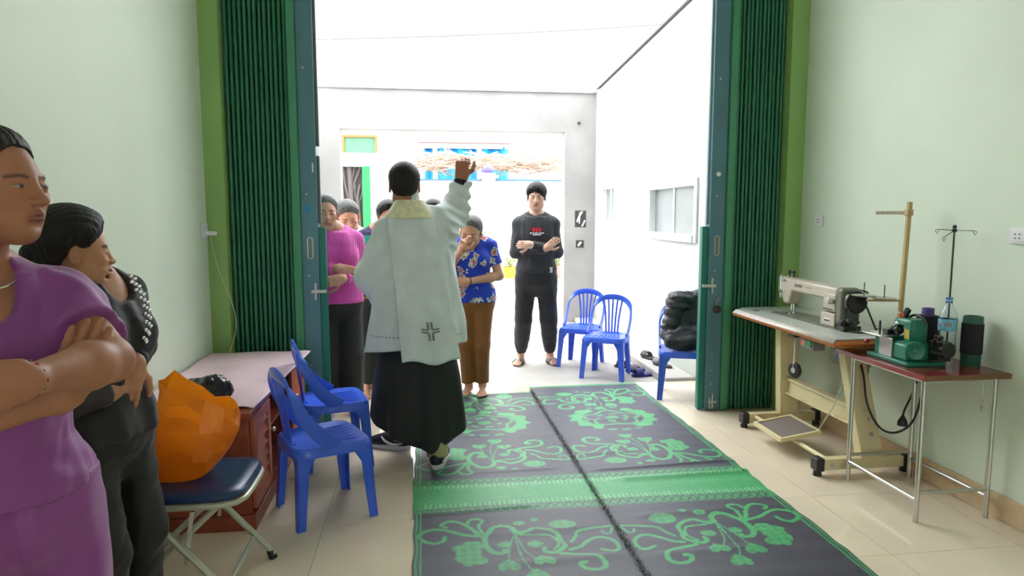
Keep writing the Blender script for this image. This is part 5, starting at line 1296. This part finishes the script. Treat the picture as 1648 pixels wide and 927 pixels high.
# ---- the man outside, arms crossed
P = Person('man in black sweater and black trousers standing with crossed arms in the courtyard', (1.06, 6.27, -.035), -8, 1.735, tone=(214, 168, 146), shw=.089)
P.torso(); 
P.arms(1, P.T(.195, -.03, 1.105), P.T(-.065, -.205, 1.185)); P.arms(-1, P.T(-.192, -.03, 1.105), P.T(.085, -.165, 1.150))
P.hand(1, P.M@np.array([-1, .25, -.02]), P.M@np.array([.1, 1, 0]), (.45,)*4, .85); P.hand(-1, P.M@np.array([.75, .02, .62]), P.M@np.array([.2, 1, .1]), (.12,)*4, .85)
P.head(P.T(0, -.02, 1.612), -4, 6, 0, .243, eye='closed', lips=(176, 112, 100), res=.0035)
for sd, px_, py_ in ((-1, 838, 583), (1, 885, 582)):
    f = onz(px_, py_, -.028); P.leg(sd, f, P.M@np.array([sd*.28, -1, 0]), bare=True)
P.finish()
P.hair(H_black, .020, -.05, 'short', rag=.040, sweep=.28, res=.003)
M_bsw = cloth('black_sweatshirt', (.028, .029, .034), .8); M_btr = cloth('black_joggers', (.017, .017, .020), .8)
tp_ = P.top(M_bsw, .93, .020, {1: (1.93, .056, .054, .040), -1: (1.93, .056, .054, .040)}, (0, -.03, .868, .075, .085, .065), disp=[wr(.005, 3, 34)])
Fh = Field(); Fh.loft([(.915, 0, 0, .176, .128), (.965, 0, 0, .180, .132)], P.base, P.M, .016); fobj('hem_band', Fh, .008, M_bsw, tp_)
P.trousers(M_btr, .012, .050, .036, .18, .575, disp=[wr(.006, 9, 28)])
for sd in (-1, 1):
    hp, kn, a, toe = P.legs[sd]; Fc = Field(); e = a+(kn-a)*.10; Fc.rc(e+(kn-a)*.10, e, .060, .055, k=.01, cap=True); Fc.disp.append(wr(.006, 4, 60)); fobj('cuff', Fc, .007, M_btr, P.root)
    f = onz(*((838, 583) if sd < 0 else (885, 582)), -.03); Mf = foot_frame(toe);
    PP = lambda x, y, z: f+Mf@np.array([x, y, z])
    pl_ = MB(); pl_.add([PP(.050*math.cos(t)*(1+.1*math.sin(t)), .05+.135*math.sin(t), z) for z in (-.005, .016) for t in [k*2*math.pi/24 for k in range(24)]], [tuple(range(24))[::-1], tuple(range(24, 48))]+[(k, (k+1) % 24, 24+(k+1) % 24, 24+k) for k in range(24)])
    sl = pl_.obj('sandal', M_shb, P.root, world=True)
    MB().grid(lambda u, v: tuple(PP(-.054+.108*u, .055+.065*v, .012+.050*math.sin(math.pi*u)**.55*(1-.25*v))), 14, 6).obj('strap', mat('charcoal_strap', (.05, .045, .045), .5), sl, world=True, solid=.006)
rd = mat('red_print', srgb(214, 42, 50), .6); wh = mat('white_print', (.7, .7, .72), .6)
def chest(x, z): # sits on the sweater front
    y = -np.interp(z, P.secs[:, 0], P.secs[:, 4])-.020; rx = np.interp(z, P.secs[:, 0], P.secs[:, 3])+.02
    return P.T(x, y*(1-abs(x/rx)**2.3)**(1/2.3)-.009, z)
def chest_block(x0, x1, z0, z1, m, nm):
    n_ = 5; q = MB(); q.add([chest(x0+(x1-x0)*i/n_, z) for z in (z0, z1) for i in range(n_+1)], [(i, i+1, n_+2+i, n_+1+i) for i in range(n_)]); q.obj(nm, m, tp_, world=True)
for k in range(3):
    xa = -.040+.029*k
    chest_block(xa, xa+.024, 1.300, 1.324, rd, 'red_print'); chest_block(xa+.002, xa+.010, 1.328, 1.338, rd, 'red_print'); chest_block(xa+.014, xa+.022, 1.328, 1.338, rd, 'red_print')
chest_block(-.068, -.048, 1.325, 1.329, rd, 'red_print'); chest_block(.052, .072, 1.325, 1.329, rd, 'red_print')
for xa, xb in ((-.062, -.044), (-.038, -.022), (-.016, .012), (.018, .066)): chest_block(xa, xb, 1.281, 1.292, wh, 'white_print')
chest_block(-.036, .040, 1.266, 1.276, wh, 'white_print')
q = MB(); y_ = -.155; q.add([P.T(.118+dx, y_+.035, z) for dx, z in ((0, .925), (.028, .925), (.028, .975), (0, .975))], [(0, 1, 2, 3)]); q.obj('hem_tag', wh, tp_, world=True, solid=.003)
wt = MB(); w_ = P.arm[1][2]; d_ = unit(P.arm[1][2]-P.arm[1][1]); wt.lathe([(.030, -.012), (.034, -.01), (.034, .01), (.030, .012)], w_-d_*.012, d_, 20)
wt.obj('wrist_watch', mat('pale_watch', srgb(214, 200, 170), .4), P.root, world=True)

# ---- woman in pink sweater, arms folded
P = Person('older woman in bright pink knitted sweater with folded arms beside the left gate', (-.60, 4.93, 0), 12, 1.575, True, tone=(198, 150, 128), bulk=1.06)
P.torso(); P.arms(1, P.T(.215, .0, 1.00), P.T(.02, -.215, .985)); P.arms(-1, P.T(-.215, .0, 1.00), P.T(.00, -.175, 1.055))
P.hand(1, P.M@np.array([-1, .05, -.20]), P.M@np.array([0, 1, -.1]), (.3, .35, .4, .4)); P.hand(-1, P.M@np.array([1, -.1, -.25]), P.M@np.array([0, 1, -.2]), (.35, .4, .4, .4))
hc = ony(523, 344, 4.90); P.head(hc, 4, 0, 0, .25, eye='narrow', lips=(168, 104, 98), res=.0035)
for sd, dx in ((-1, -.09), (1, .09)): P.leg(sd, P.T(dx, -.02, 0), P.M@np.array([sd*.15, -1, 0]))
P.finish(); P.hair(H_grey, .012, .06, 'bun')
M_knit = cloth('pink_knit', srgb(232, 84, 190), .85, bump=0, sheen=.4); 
def knit(m, s1, s2, st):
    nt = m.node_tree; N = nt.nodes; L = nt.links; tc = N.new('ShaderNodeTexCoord'); w = N.new('ShaderNodeTexWave'); w.bands_direction = 'X'; w.inputs['Scale'].default_value = s1; w.inputs['Distortion'].default_value = 2.5; w.inputs['Detail Scale'].default_value = s2
    L.new(tc.outputs['Object'], w.inputs['Vector']); bp = N.new('ShaderNodeBump'); bp.inputs['Strength'].default_value = st; bp.inputs['Distance'].default_value = .006; L.new(w.outputs['Fac'], bp.inputs['Height']); L.new(bp.outputs['Normal'], N['Principled BSDF'].inputs['Normal'])
knit(M_knit, 28, 3, .8)
P.top(M_knit, .80, .018, {1: (1.88, .052, .050, .040), -1: (1.88, .052, .050, .040)}, (0, -.03, .865, .065, .075, .06), disp=[wr(.005, 5)], name='sweater')
P.trousers(cloth('black_slacks', (.014, .014, .016), .7), .012, .055, .052, .04, .56)

# ---- woman in white top behind, head bowed
P = Person('grey haired woman in white top with bowed head behind the woman in pink', (-.585, 5.80, -.035), 5, 1.60, True, tone=(224, 158, 132))
P.torso(); P.arms(1, P.T(.20, .0, 1.0), P.T(.05, -.19, 1.00)); P.arms(-1, P.T(-.20, .0, 1.0), P.T(-.05, -.18, .98))
P.hand(1, P.M@np.array([-.8, -.3, .1]), P.M@np.array([0, 1, 0])); P.hand(-1, P.M@np.array([.8, -.3, .1]), P.M@np.array([0, 1, 0]))
hc = ony(560, 350, 5.76); P.head(hc, 8, 22, -6, .255, eye='closed', lips=(196, 110, 100), res=.0035)
for sd in (-1, 1): P.leg(sd, P.T(sd*.08, 0, 0), P.M@np.array([sd*.2, -1, 0]))
P.finish(.012); P.hair(H_grey, .016, .03, 'bun')
P.top(cloth('white_blouse', (.72, .70, .72), .7), .78, .014, {1: (1.85, .048, .046, .040), -1: (1.85, .048, .046, .040)}, (0, -.05, .85, .06, .08, .08), name='blouse')
M_fl = cloth('pink_floral_trousers', srgb(214, 190, 190), .8)
def spots(m, scale, cols_, base, thr=.42, rnd=.9):
    nt = m.node_tree; N = nt.nodes; L = nt.links; tc = N.new('ShaderNodeTexCoord'); v = N.new('ShaderNodeTexVoronoi'); v.inputs['Scale'].default_value = scale; v.inputs['Randomness'].default_value = rnd
    nz = N.new('ShaderNodeTexNoise'); nz.inputs['Scale'].default_value = scale*2.5; L.new(tc.outputs['Object'], nz.inputs['Vector']); av = N.new('ShaderNodeMix'); av.data_type = 'RGBA'; av.inputs['Factor'].default_value = .06
    L.new(tc.outputs['Object'], av.inputs['A']); L.new(nz.outputs['Color'], av.inputs['B']); L.new(av.outputs['Result'], v.inputs['Vector'])
    r = N.new('ShaderNodeValToRGB'); r.color_ramp.interpolation = 'CONSTANT'; els = r.color_ramp.elements
    while len(els) < len(cols_)+1: els.new(.5)
    for i, (p, c) in enumerate(cols_): els[i].position = p; els[i].color = (*c, 1)
    els[len(cols_)].position = thr; els[len(cols_)].color = (*base, 1)
    L.new(v.outputs['Distance'], r.inputs['Fac']); L.new(r.outputs['Color'], N['Principled BSDF'].inputs['Base Color'])
spots(M_fl, 26, [(0, srgb(150, 90, 96)), (.2, srgb(190, 130, 130))], srgb(220, 204, 200), .34)
P.trousers(M_fl, .012, .052, .050, .04, .55)

# ---- person in green, purple and yellow striped shirt
P = Person('person in a green and dark purple striped shirt half hidden behind the man in white', (-.335, 5.42, 0), 2, 1.56, True, tone=(204, 150, 126))
P.torso(); P.arms(-1, P.T(-.20, .02, 1.00), P.T(-.20, -.03, .78)); P.arms(1, P.T(.20, .02, 1.00), P.T(.18, -.05, .79))
for sd in (-1, 1): P.hand(sd, P.M@np.array([.04*sd, -.1, -1]), P.M@np.array([-sd, 0, 0]), (.35, .4, .45, .5))
hc = ony(626, 350, 5.40); P.head(hc, 10, 8, 0, .24, eye='closed', res=.004)
for sd in (-1, 1): P.leg(sd, P.T(sd*.085, -.02, 0), P.M@np.array([sd*.2, -1, 0]))
P.finish(.012); P.hair(H_dark, .018, .02, 'bun')
M_str = cloth('striped_jersey', rough=.8, attr='Col')
def stripes(V):
    z = V[:, 2]; c = np.tile(np.array(srgb(48, 40, 84)), (len(V), 1))
    for lo, hi, k in ((.90, 1.03, (30, 158, 130)), (1.20, 1.26, (30, 158, 130))): c[(z > lo) & (z < hi)] = srgb(*k)
    for lo, hi in ((.888, .902), (1.03, 1.044), (.772, .79)): c[(z > lo) & (z < hi)] = srgb(190, 160, 60)
    return c
P.top(M_str, .772, .014, {1: (1.80, .048, .045, .038), -1: (1.80, .048, .045, .038)}, (0, -.03, .86, .06, .07, .055), cols=stripes, name='jersey')
P.trousers(cloth('charcoal_slacks', (.022, .024, .024), .7), .012, .050, .046, .10, .55)

# ---- person almost fully hidden behind the raised arm
P = Person('dark haired person almost fully hidden behind the raised white sleeve', (.115, 5.75, -.035), 0, 1.60, True, tone=(204, 150, 126))
P.torso(); P.arms(-1, P.T(-.19, .02, 1.02), P.T(-.08, -.17, .98)); P.arms(1, P.T(.19, .02, 1.02), P.T(.08, -.17, .99))
for sd in (-1, 1): P.hand(sd, P.M@np.array([-.8*sd, -.4, .0]), P.M@np.array([0, 1, 0]))
hc = ony(697, 346, 5.68); P.head(hc, -5, 10, 0, .22, eye='closed', res=.005)
for sd in (-1, 1): P.leg(sd, P.T(sd*.08, 0, 0), P.M@np.array([sd*.2, -1, 0]))
P.finish(.014); P.hair(H_dark, .02, .02, 'bun')
P.top(cloth('grey_blouse', (.30, .30, .34), .7), .78, .014, {1: (1.85, .048, .046, .040), -1: (1.85, .048, .046, .040)}, name='blouse', h=.012)
P.trousers(cloth('charcoal_slacks', (.022, .024, .024), .7), h=.012)

# ---- woman in blue floral blouse, hand at her mouth
P = Person('woman in blue floral blouse and brown trousers holding a hand to her mouth', (.405, 5.36, .004), -14, 1.49, True, tone=(206, 156, 130))
P.torso(); P.arms(1, P.T(.205, .0, .935), P.T(-.02, -.175, .905)); P.arms(-1, P.T(-.20, -.07, .965), P.T(-.055, -.235, 1.135))
P.hand(1, P.M@np.array([-1, -.05, -.08]), P.M@np.array([0, 1, 0]), (.3, .35, .4, .4)); P.hand(-1, P.M@np.array([.30, .02, .95]), P.M@np.array([.35, .9, -.1]), (.25, .45, .9, .9))
hc = ony(758, 374, 5.28); P.head(hc, -4, 22, 4, .24, eye='closed', lips=(170, 104, 94), res=.0035)
for sd in (-1, 1): P.leg(sd, P.T(sd*.055+.015, -.01, 0), P.M@np.array([sd*.12, -1, 0]), hipx=.05)
P.finish(); P.hair(H_grey, .010, .09, 'bun')
M_bf = cloth('blue_floral_cotton', srgb(34, 66, 190), .75)
spots(M_bf, 15, [(0, srgb(190, 50, 80)), (.13, srgb(226, 130, 140)), (.22, srgb(70, 120, 90)), (.29, srgb(224, 222, 214))], srgb(30, 62, 190), .40)
P.top(M_bf, .735, .014, {1: (.62, .050, .054, 0), -1: (.62, .050, .054, 0)}, (0, -.085, .835, .055, .09, .10), disp=[wr(.004, 8)], name='blouse', flare=.018)
P.trousers(cloth('brown_trousers', srgb(136, 84, 36), .6), .010, .044, .038, .04, .52, disp=[wr(.006, 2, 18)])
br = MB(); w_ = P.arm[1][2]; d_ = unit(P.arm[1][2]-P.arm[1][1]); br.tube([tuple(w_-d_*.02+(np.cross(d_, (0, 0, 1))*math.cos(a)+np.array([0, 0, 1])*math.sin(a))*.029) for a in [k*.35 for k in range(18)]], .0045, 6, closed=True)
br.obj('bracelet', M_black, P.root, world=True)

# ---- man in white surplice, seen from behind, right arm raised
P = Person('man in white surplice over a black cassock raising his right arm, seen from behind', (-.03, 3.90, 0), 180, 1.735, tone=(168, 112, 84), lean=(.03, 0), shw=.072)
P.torso(-.022)
P.arms(-1, np.array([.200, 4.12, 1.425]), ony(743, 287, 4.10), shp=(.100, 3.95, 1.385)); P.arms(1, np.array([-.272, 3.94, 1.07]), np.array([-.14, 4.17, 1.09]), shp=(-.185, 3.90, 1.315))
P.hand(-1, (.05, .05, 1), (.3, 1, .1), (1.05, 1.15, 1.2, 1.25), 1.0, thumb=.3); P.hand(1, (.5, .8, .1), (.6, -.5, .4), (.5, .5, .5, .5))
hc = ony(651, 299, 3.90); P.head(hc, 0, 3, 0, .24, eye='narrow', res=.0035)
for sd, ank, toe in ((-1, (.075, 3.755, 0), (.22, 1, 0)), (1, (-.125, 4.085, 0), (-.92, .42, 0))): P.leg(sd, ank, toe, bare=False)
P.finish(); P.hair(H_black, .011, .0, 'short')
M_sur = cloth('white_surplice_cloth', srgb(212, 220, 222), .8, bump=.08); M_cas = cloth('black_cassock', (.010, .011, .012), .7); M_gold = cloth('cream_gold_collar', srgb(224, 220, 182), .6, var=.15, vscale=40)
M_kh = cloth('khaki_trousers', srgb(170, 158, 116), .7)
for sd in (-1, 1):
    hp, kn, a, toe = P.legs[sd]; Fk = Field(); Fk.rc(kn, a+np.array([0, 0, -.02]), .070, .060, k=.01, cap=True); Fk.disp.append(wr(.004, 3, 30)); fobj('trouser_leg', Fk, .008, M_kh, P.root)
M_sne = mat('navy_black_sneaker', srgb(40, 38, 48), .6); M_sol = mat('white_sneaker_sole', (.62, .62, .64), .5)
for hl, d_, lab in (((.060, 3.70, .002), (.22, 1, 0), 'right'), ((-.085, 4.07, .0), (-.92, .42, 0), 'left')):
    shoe(P.root, hl, d_, .275, (M_sne, M_sol, M_white), 'sneaker')
Fk = Field()
fold = lambda th, z: (.050*np.sin(th*7+.6)+.03*np.sin(th*13+2))*np.clip((.72-z)/.6, 0, 1)
Fk.loft([(.03, -.0, .0, .262, .205), (.25, 0, 0, .268, .205), (.50, 0, 0, .245, .185), (.80, 0, 0, .19, .14)], P.base, P.M, 0, ex=2.2, fold=fold)
Fk.cut((.04, 3.9, .125), (-.42, .14, -1)); Fk.cut((.04, 3.9, .125), (.36, .14, -1))
fobj('cassock', Fk, .009, M_cas, P.root)
Fw = Field(); fold = lambda th, z: (.026*np.sin(th*6+1)+.014*np.sin(th*11))*np.clip((1.35-z)/.6, 0, 1)
ss = [(.60, 0, 0, .288, .215), (.80, 0, 0, .265, .20), (1.05, .01, 0, .226, .175), (1.22, .02, 0, .200, .150), (1.33, .025, 0, .172, .126), (1.41, .03, 0, .130, .100), (1.455, .03, .0, .09, .085)]
Fw.loft(ss, P.base, P.M, 0, ex=2.25, fold=fold)
for sd in (-1, 1):
    a, e, w = P.arm[sd]; Fw.rc(P.T(.03, 0, 1.40), a, .065, .070, k=.04)
    Fw.rc(a, e, .074 if sd == 1 else .082, .098 if sd == 1 else .084, k=.04)
    if sd == 1: Fw.rc(e, w, .098, .115, k=.03, cap=True)
    else: Fw.rc(e, e+(w-e)*.90, .078, .052, k=.04, cap=True)
Fw.el((.115, 3.97, 1.34), (.10, .10, .10), k=.05); Fw.rc((.150, 4.03, 1.33), (.135, 3.97, 1.06), .075, .05, k=.06); Fw.rc((-.275, 3.95, 1.06), (-.25, 3.98, .95), .085, .05, k=.05)
Fw.el(P.T(.03, -.02, 1.50), (.068, .072, .075), P.M, k=.01, op='s')
Fw.disp += [ripple(.011, 17, 6, (1.4, 1.4, .45)), lambda X, Y, Z: .009*np.sin((X*.6+Z*1.0)*75+3*np.sin(Z*9))*np.clip((X-.12)/.06, 0, 1)*np.clip((Z-1.15)/.1, 0, 1)]
Fw.cut((-.03, 3.9, .665), (.08, -.12, -1))
sp_ = fobj('surplice', Fw, .008, M_sur, P.root)
Fg = Field(); Fg.loft([(1.395, .03, .012, .130, .118), (1.42, .03, .012, .120, .110), (1.455, .03, .012, .095, .098), (1.49, .03, .010, .073, .078), (1.50, .03, .01, .070, .074)], P.base, P.M, .012, ex=2.1)
Fg.el(P.T(.03, -.01, 1.52), (.066, .070, .10), P.M, k=.006, op='s'); fobj('collar', Fg, .006, M_gold, P.root)
Fg = Field(); Fg.rc(P.T(.035, .01, 1.47), P.T(.035, .0, 1.515), .066, .060, k=.01); fobj('white_collar_band', Fg, .006, M_sur, P.root)
Fg = Field(); a, e, w = P.arm[-1]; Fg.rc(e+(w-e)*.84, e+(w-e)*.985, .046, .043, k=.01, cap=True); fobj('cassock_cuff', Fg, .006, M_cas, P.root)
def backy(x, z):
    S_ = np.array(ss); rx, ry, cx = [np.interp(z, S_[:, 0], S_[:, j]) for j in (3, 4, 1)]; t = min(abs((-(x+.03)-cx)/rx), .97)
    return 3.90-ry*(1-t**2.25)**(1/2.25)
def panel(u, v):
    z = 1.405-.785*v; xc = -.055+.105*v; hw_ = .125+.035*v; x = xc+hw_*(2*u-1)
    y = backy(x, max(z, .60))-.022-.012*v-.010*abs(math.sin(u*math.pi*2.0+.5))**3*(.4+v)+.004*math.sin(v*6+u*5)
    return (x, y, z-.012*(u-.5)+.012*math.sin(u*9)*v)
MB().grid(panel, 36, 46).obj('back_panel', M_sur, P.root, world=True, solid=.004, angle=60)
cr_ = MB(); cz_, cu_ = .80, .56
def onpanel(du, dz):
    v = (1.405-cz_-dz)/.785; p = panel(cu_+du/.30, v); return (p[0], min(p[1], panel(cu_, v)[1])-.006, p[2])
for (u0, u1, z0, z1) in ((-.016, -.004, .010, .050), (.004, .016, .010, .050), (-.016, -.004, -.050, -.010), (.004, .016, -.050, -.010), (-.048, -.010, .003, .012), (-.048, -.010, -.012, -.003), (.010, .048, .003, .012), (.010, .048, -.012, -.003)):
    cr_.add([onpanel(u0, z0), onpanel(u1, z0), onpanel(u1, z1), onpanel(u0, z1)], [(0, 1, 2, 3)])
cr_.obj('embroidered_cross', mat('grey_embroidery', srgb(120, 128, 124), .7), P.root, world=True, smooth=False)
hs_ = MB()
S_ = np.array(ss)
for k in range(60):
    th = R(200+140*k/59)
    if k % 2: continue
    def pt(t, z): 
        rx, ry = np.interp(z, S_[:, 0], S_[:, 3]), np.interp(z, S_[:, 0], S_[:, 4]); c_, s_ = math.cos(t), math.sin(t); rr = (abs(c_)**2.25+abs(s_)**2.25)**(-1/2.25); q = 1+.026*math.sin((math.pi+t)*6+1)*.9
        return (-.03+rx*c_*rr*1.012, 3.90+ry*s_*rr*1.012-.006, z)
    hs_.add([pt(th, .752), pt(th+R(2), .752), pt(th+R(2), .758), pt(th, .758)], [(0, 1, 2, 3)])
hs_.obj('hem_stitching', mat('dark_hem_stitch', srgb(80, 86, 90), .8), P.root, world=True, kind='stuff', smooth=False)

# ---- woman in purple at the left edge, arms crossed, looking to the right
P = Person('woman in purple blouse and purple trousers with crossed arms at the left edge', (-.875, 1.47, 0), 42, 1.575, True, tone=(168, 114, 86), bulk=1.08, shw=.092)
P.torso()
P.arms(1, ony(178, 580, 1.42), ony(38, 613, 1.195), 1.12); P.arms(-1, P.T(-.22, -.10, 1.02), ony(100, 640, 1.385), 1.12)
P.hand(1, np.array([-.75, -.2, .0]), P.M@np.array([0, 1, 0]), (.3,)*4); P.hand(-1, ony(140, 545, 1.40)-ony(100, 640, 1.385), np.array([-.5, .85, .0]), (.08, .06, .08, .12), 1.0)
hc = ony(-9, 303, 1.45); P.head(hc, 36, -2, 0, .222, eye='narrow', lips=(140, 84, 74), res=.0022)
for sd in (-1, 1): P.leg(sd, P.T(sd*.12, 0, 0), P.M@np.array([sd*.15, -1, 0]), hipx=.062)
P.finish(.007); P.hair(H_dark, .010, .09, 'bun', res=.003)
M_pur = cloth('purple_crepe', srgb(138, 66, 138), .6, bump=.1, sheen=.25)
P.top(M_pur, .855, .016, {1: (.60, .056, .066, 0), -1: (.60, .056, .066, 0)}, (0, -.085, .832, .062, .10, .10), disp=[wr(.010, 12, 20), ripple(.006, 48, 5, (1.2, 1.2, .7))], name='blouse', h=.006, flare=.02)
P.trousers(M_pur, .016, .058, .062, .05, .56, disp=[ripple(.016, 26, 7, (1.5, 1.5, .12)), wr(.006, 9, 26)], h=.008, thigh=.057)
nk = MB(); c_ = P.T(0, -.02, .842*P.h); nk.tube([tuple(c_+P.M@np.array([.066*math.cos(a), .058*math.sin(a)-.012, -.018+.030*math.sin(a)])) for a in [k*2*math.pi/40 for k in range(40)]], .0022, 6, closed=True)
nk.obj('necklace', M_chrome, P.root, world=True)
w_ = P.arm[1][2]; e_ = P.arm[1][1]; d_ = unit(w_-e_); u_ = unit(np.cross(d_, (0, 0, 1))); v_ = np.cross(u_, d_)
M_bead = [mat('red_bead', srgb(170, 30, 36), .3), mat('dark_bead', srgb(60, 24, 26), .3)]
brc = MB().tube([tuple(w_-d_*.012+(u_*math.cos(a)+v_*math.sin(a))*.0275) for a in [k*2*math.pi/24 for k in range(24)]], .0015, 5, closed=True).obj('bracelet', M_bead[0], P.root, world=True)
for k in range(12):
    a = k*2*math.pi/12; MB().sphere(w_-d_*.012+(u_*math.cos(a)+v_*math.sin(a))*.028, .0045 if k % 3 else .006, 8, 6).obj('bead', M_bead[k % 2], brc, world=True)

# ---- woman in black behind her, seen in profile
P = Person('woman in black lace blouse with sleek black hair looking out at the doorway', (-.985, 2.22, 0), 72, 1.47, True, tone=(192, 138, 106), bulk=1.02, shw=.090)
P.torso()
P.arms(1, ony(218, 560, 2.30), ony(220, 583, 2.10)) if False else P.arms(1, ony(226, 556, 2.42), ony(217, 584, 2.20)); P.arms(-1, P.T(-.20, -.06, .90), ony(176, 634, 2.13))
P.hand(1, ony(205, 640, 2.17)-ony(217, 584, 2.20), np.array([-.5, .8, .1]), (.15, .2, .25, .3)); P.hand(-1, np.array([.35, .8, .1]), np.array([-.9, .3, 0]), (.3,)*4)
hc = ony(120, 404, 2.17); P.head(hc, 52, 4, 0, .222, eye='narrow', lips=(150, 88, 80), res=.0026)
for sd in (-1, 1): P.leg(sd, P.T(sd*.085, 0, 0), P.M@np.array([sd*.15, -1, 0]))
P.finish(.008); P.hair(H_black, .022, .0, 'bun', res=.0035, vol=1.15)
M_blk = cloth('black_jersey', (.016, .016, .020), .65, sheen=.2); M_mesh = mat('black_net_sleeve', (.045, .035, .032), .8, bump=.8, bscale=320)
P.top(M_blk, .74, .014, {}, (.01, -.075, .845, .07, .09, .085), disp=[wr(.007, 15, 30), ripple(.004, 60, 3)], name='blouse', h=.007)
for sd in (-1, 1):
    a, e, w = P.arm[sd]; Fl = Field(); Fl.rc(a+np.array([0, 0, .012]), e, .056, .050, k=.02); Fl.rc(e, e+(w-e)*.80, .048, .036, k=.02, cap=True); Fl.disp.append(wr(.003, 4, 40)); sl_ = fobj('lace_sleeve', Fl, .006, M_mesh, P.root)
    Fl = Field(); Fl.rc(e+(w-e)*.78, e+(w-e)*.93, .037, .036, k=.01, cap=True); fobj('cuff', Fl, .005, M_blk, sl_)
P.trousers(cloth('black_stretch_trousers', (.010, .010, .012), .6), .010, .050, .046, .05, .54, disp=[wr(.007, 3, 24), ripple(.004, 55, 8)], h=.008)
M_gem = mat('silver_sequin', (.75, .75, .78), .15, metal=1.0)
for k in range(26):
    t = k/25; x = .062+.012*math.sin(k*2.1); z = .835*P.h-.20*t; y = -np.interp(z, P.secs[:, 0], P.secs[:, 4])-.014-.028*math.sin(t*2.4)
    MB().sphere(P.T(x-.03*t, y, z), (.0065, .0065, .0065), 8, 6).obj('sequin', M_gem, P.root, world=True)
w_ = P.arm[1][2]; d_ = unit(w_-P.arm[1][1]); u_ = unit(np.cross(d_, (1, 0, 0))); v_ = np.cross(u_, d_)
brc = MB().tube([tuple(w_-d_*.004+(u_*math.cos(a)+v_*math.sin(a))*.028) for a in [k*2*math.pi/24 for k in range(24)]], .004, 6, closed=True).obj('bracelet', M_chrome, P.root, world=True)
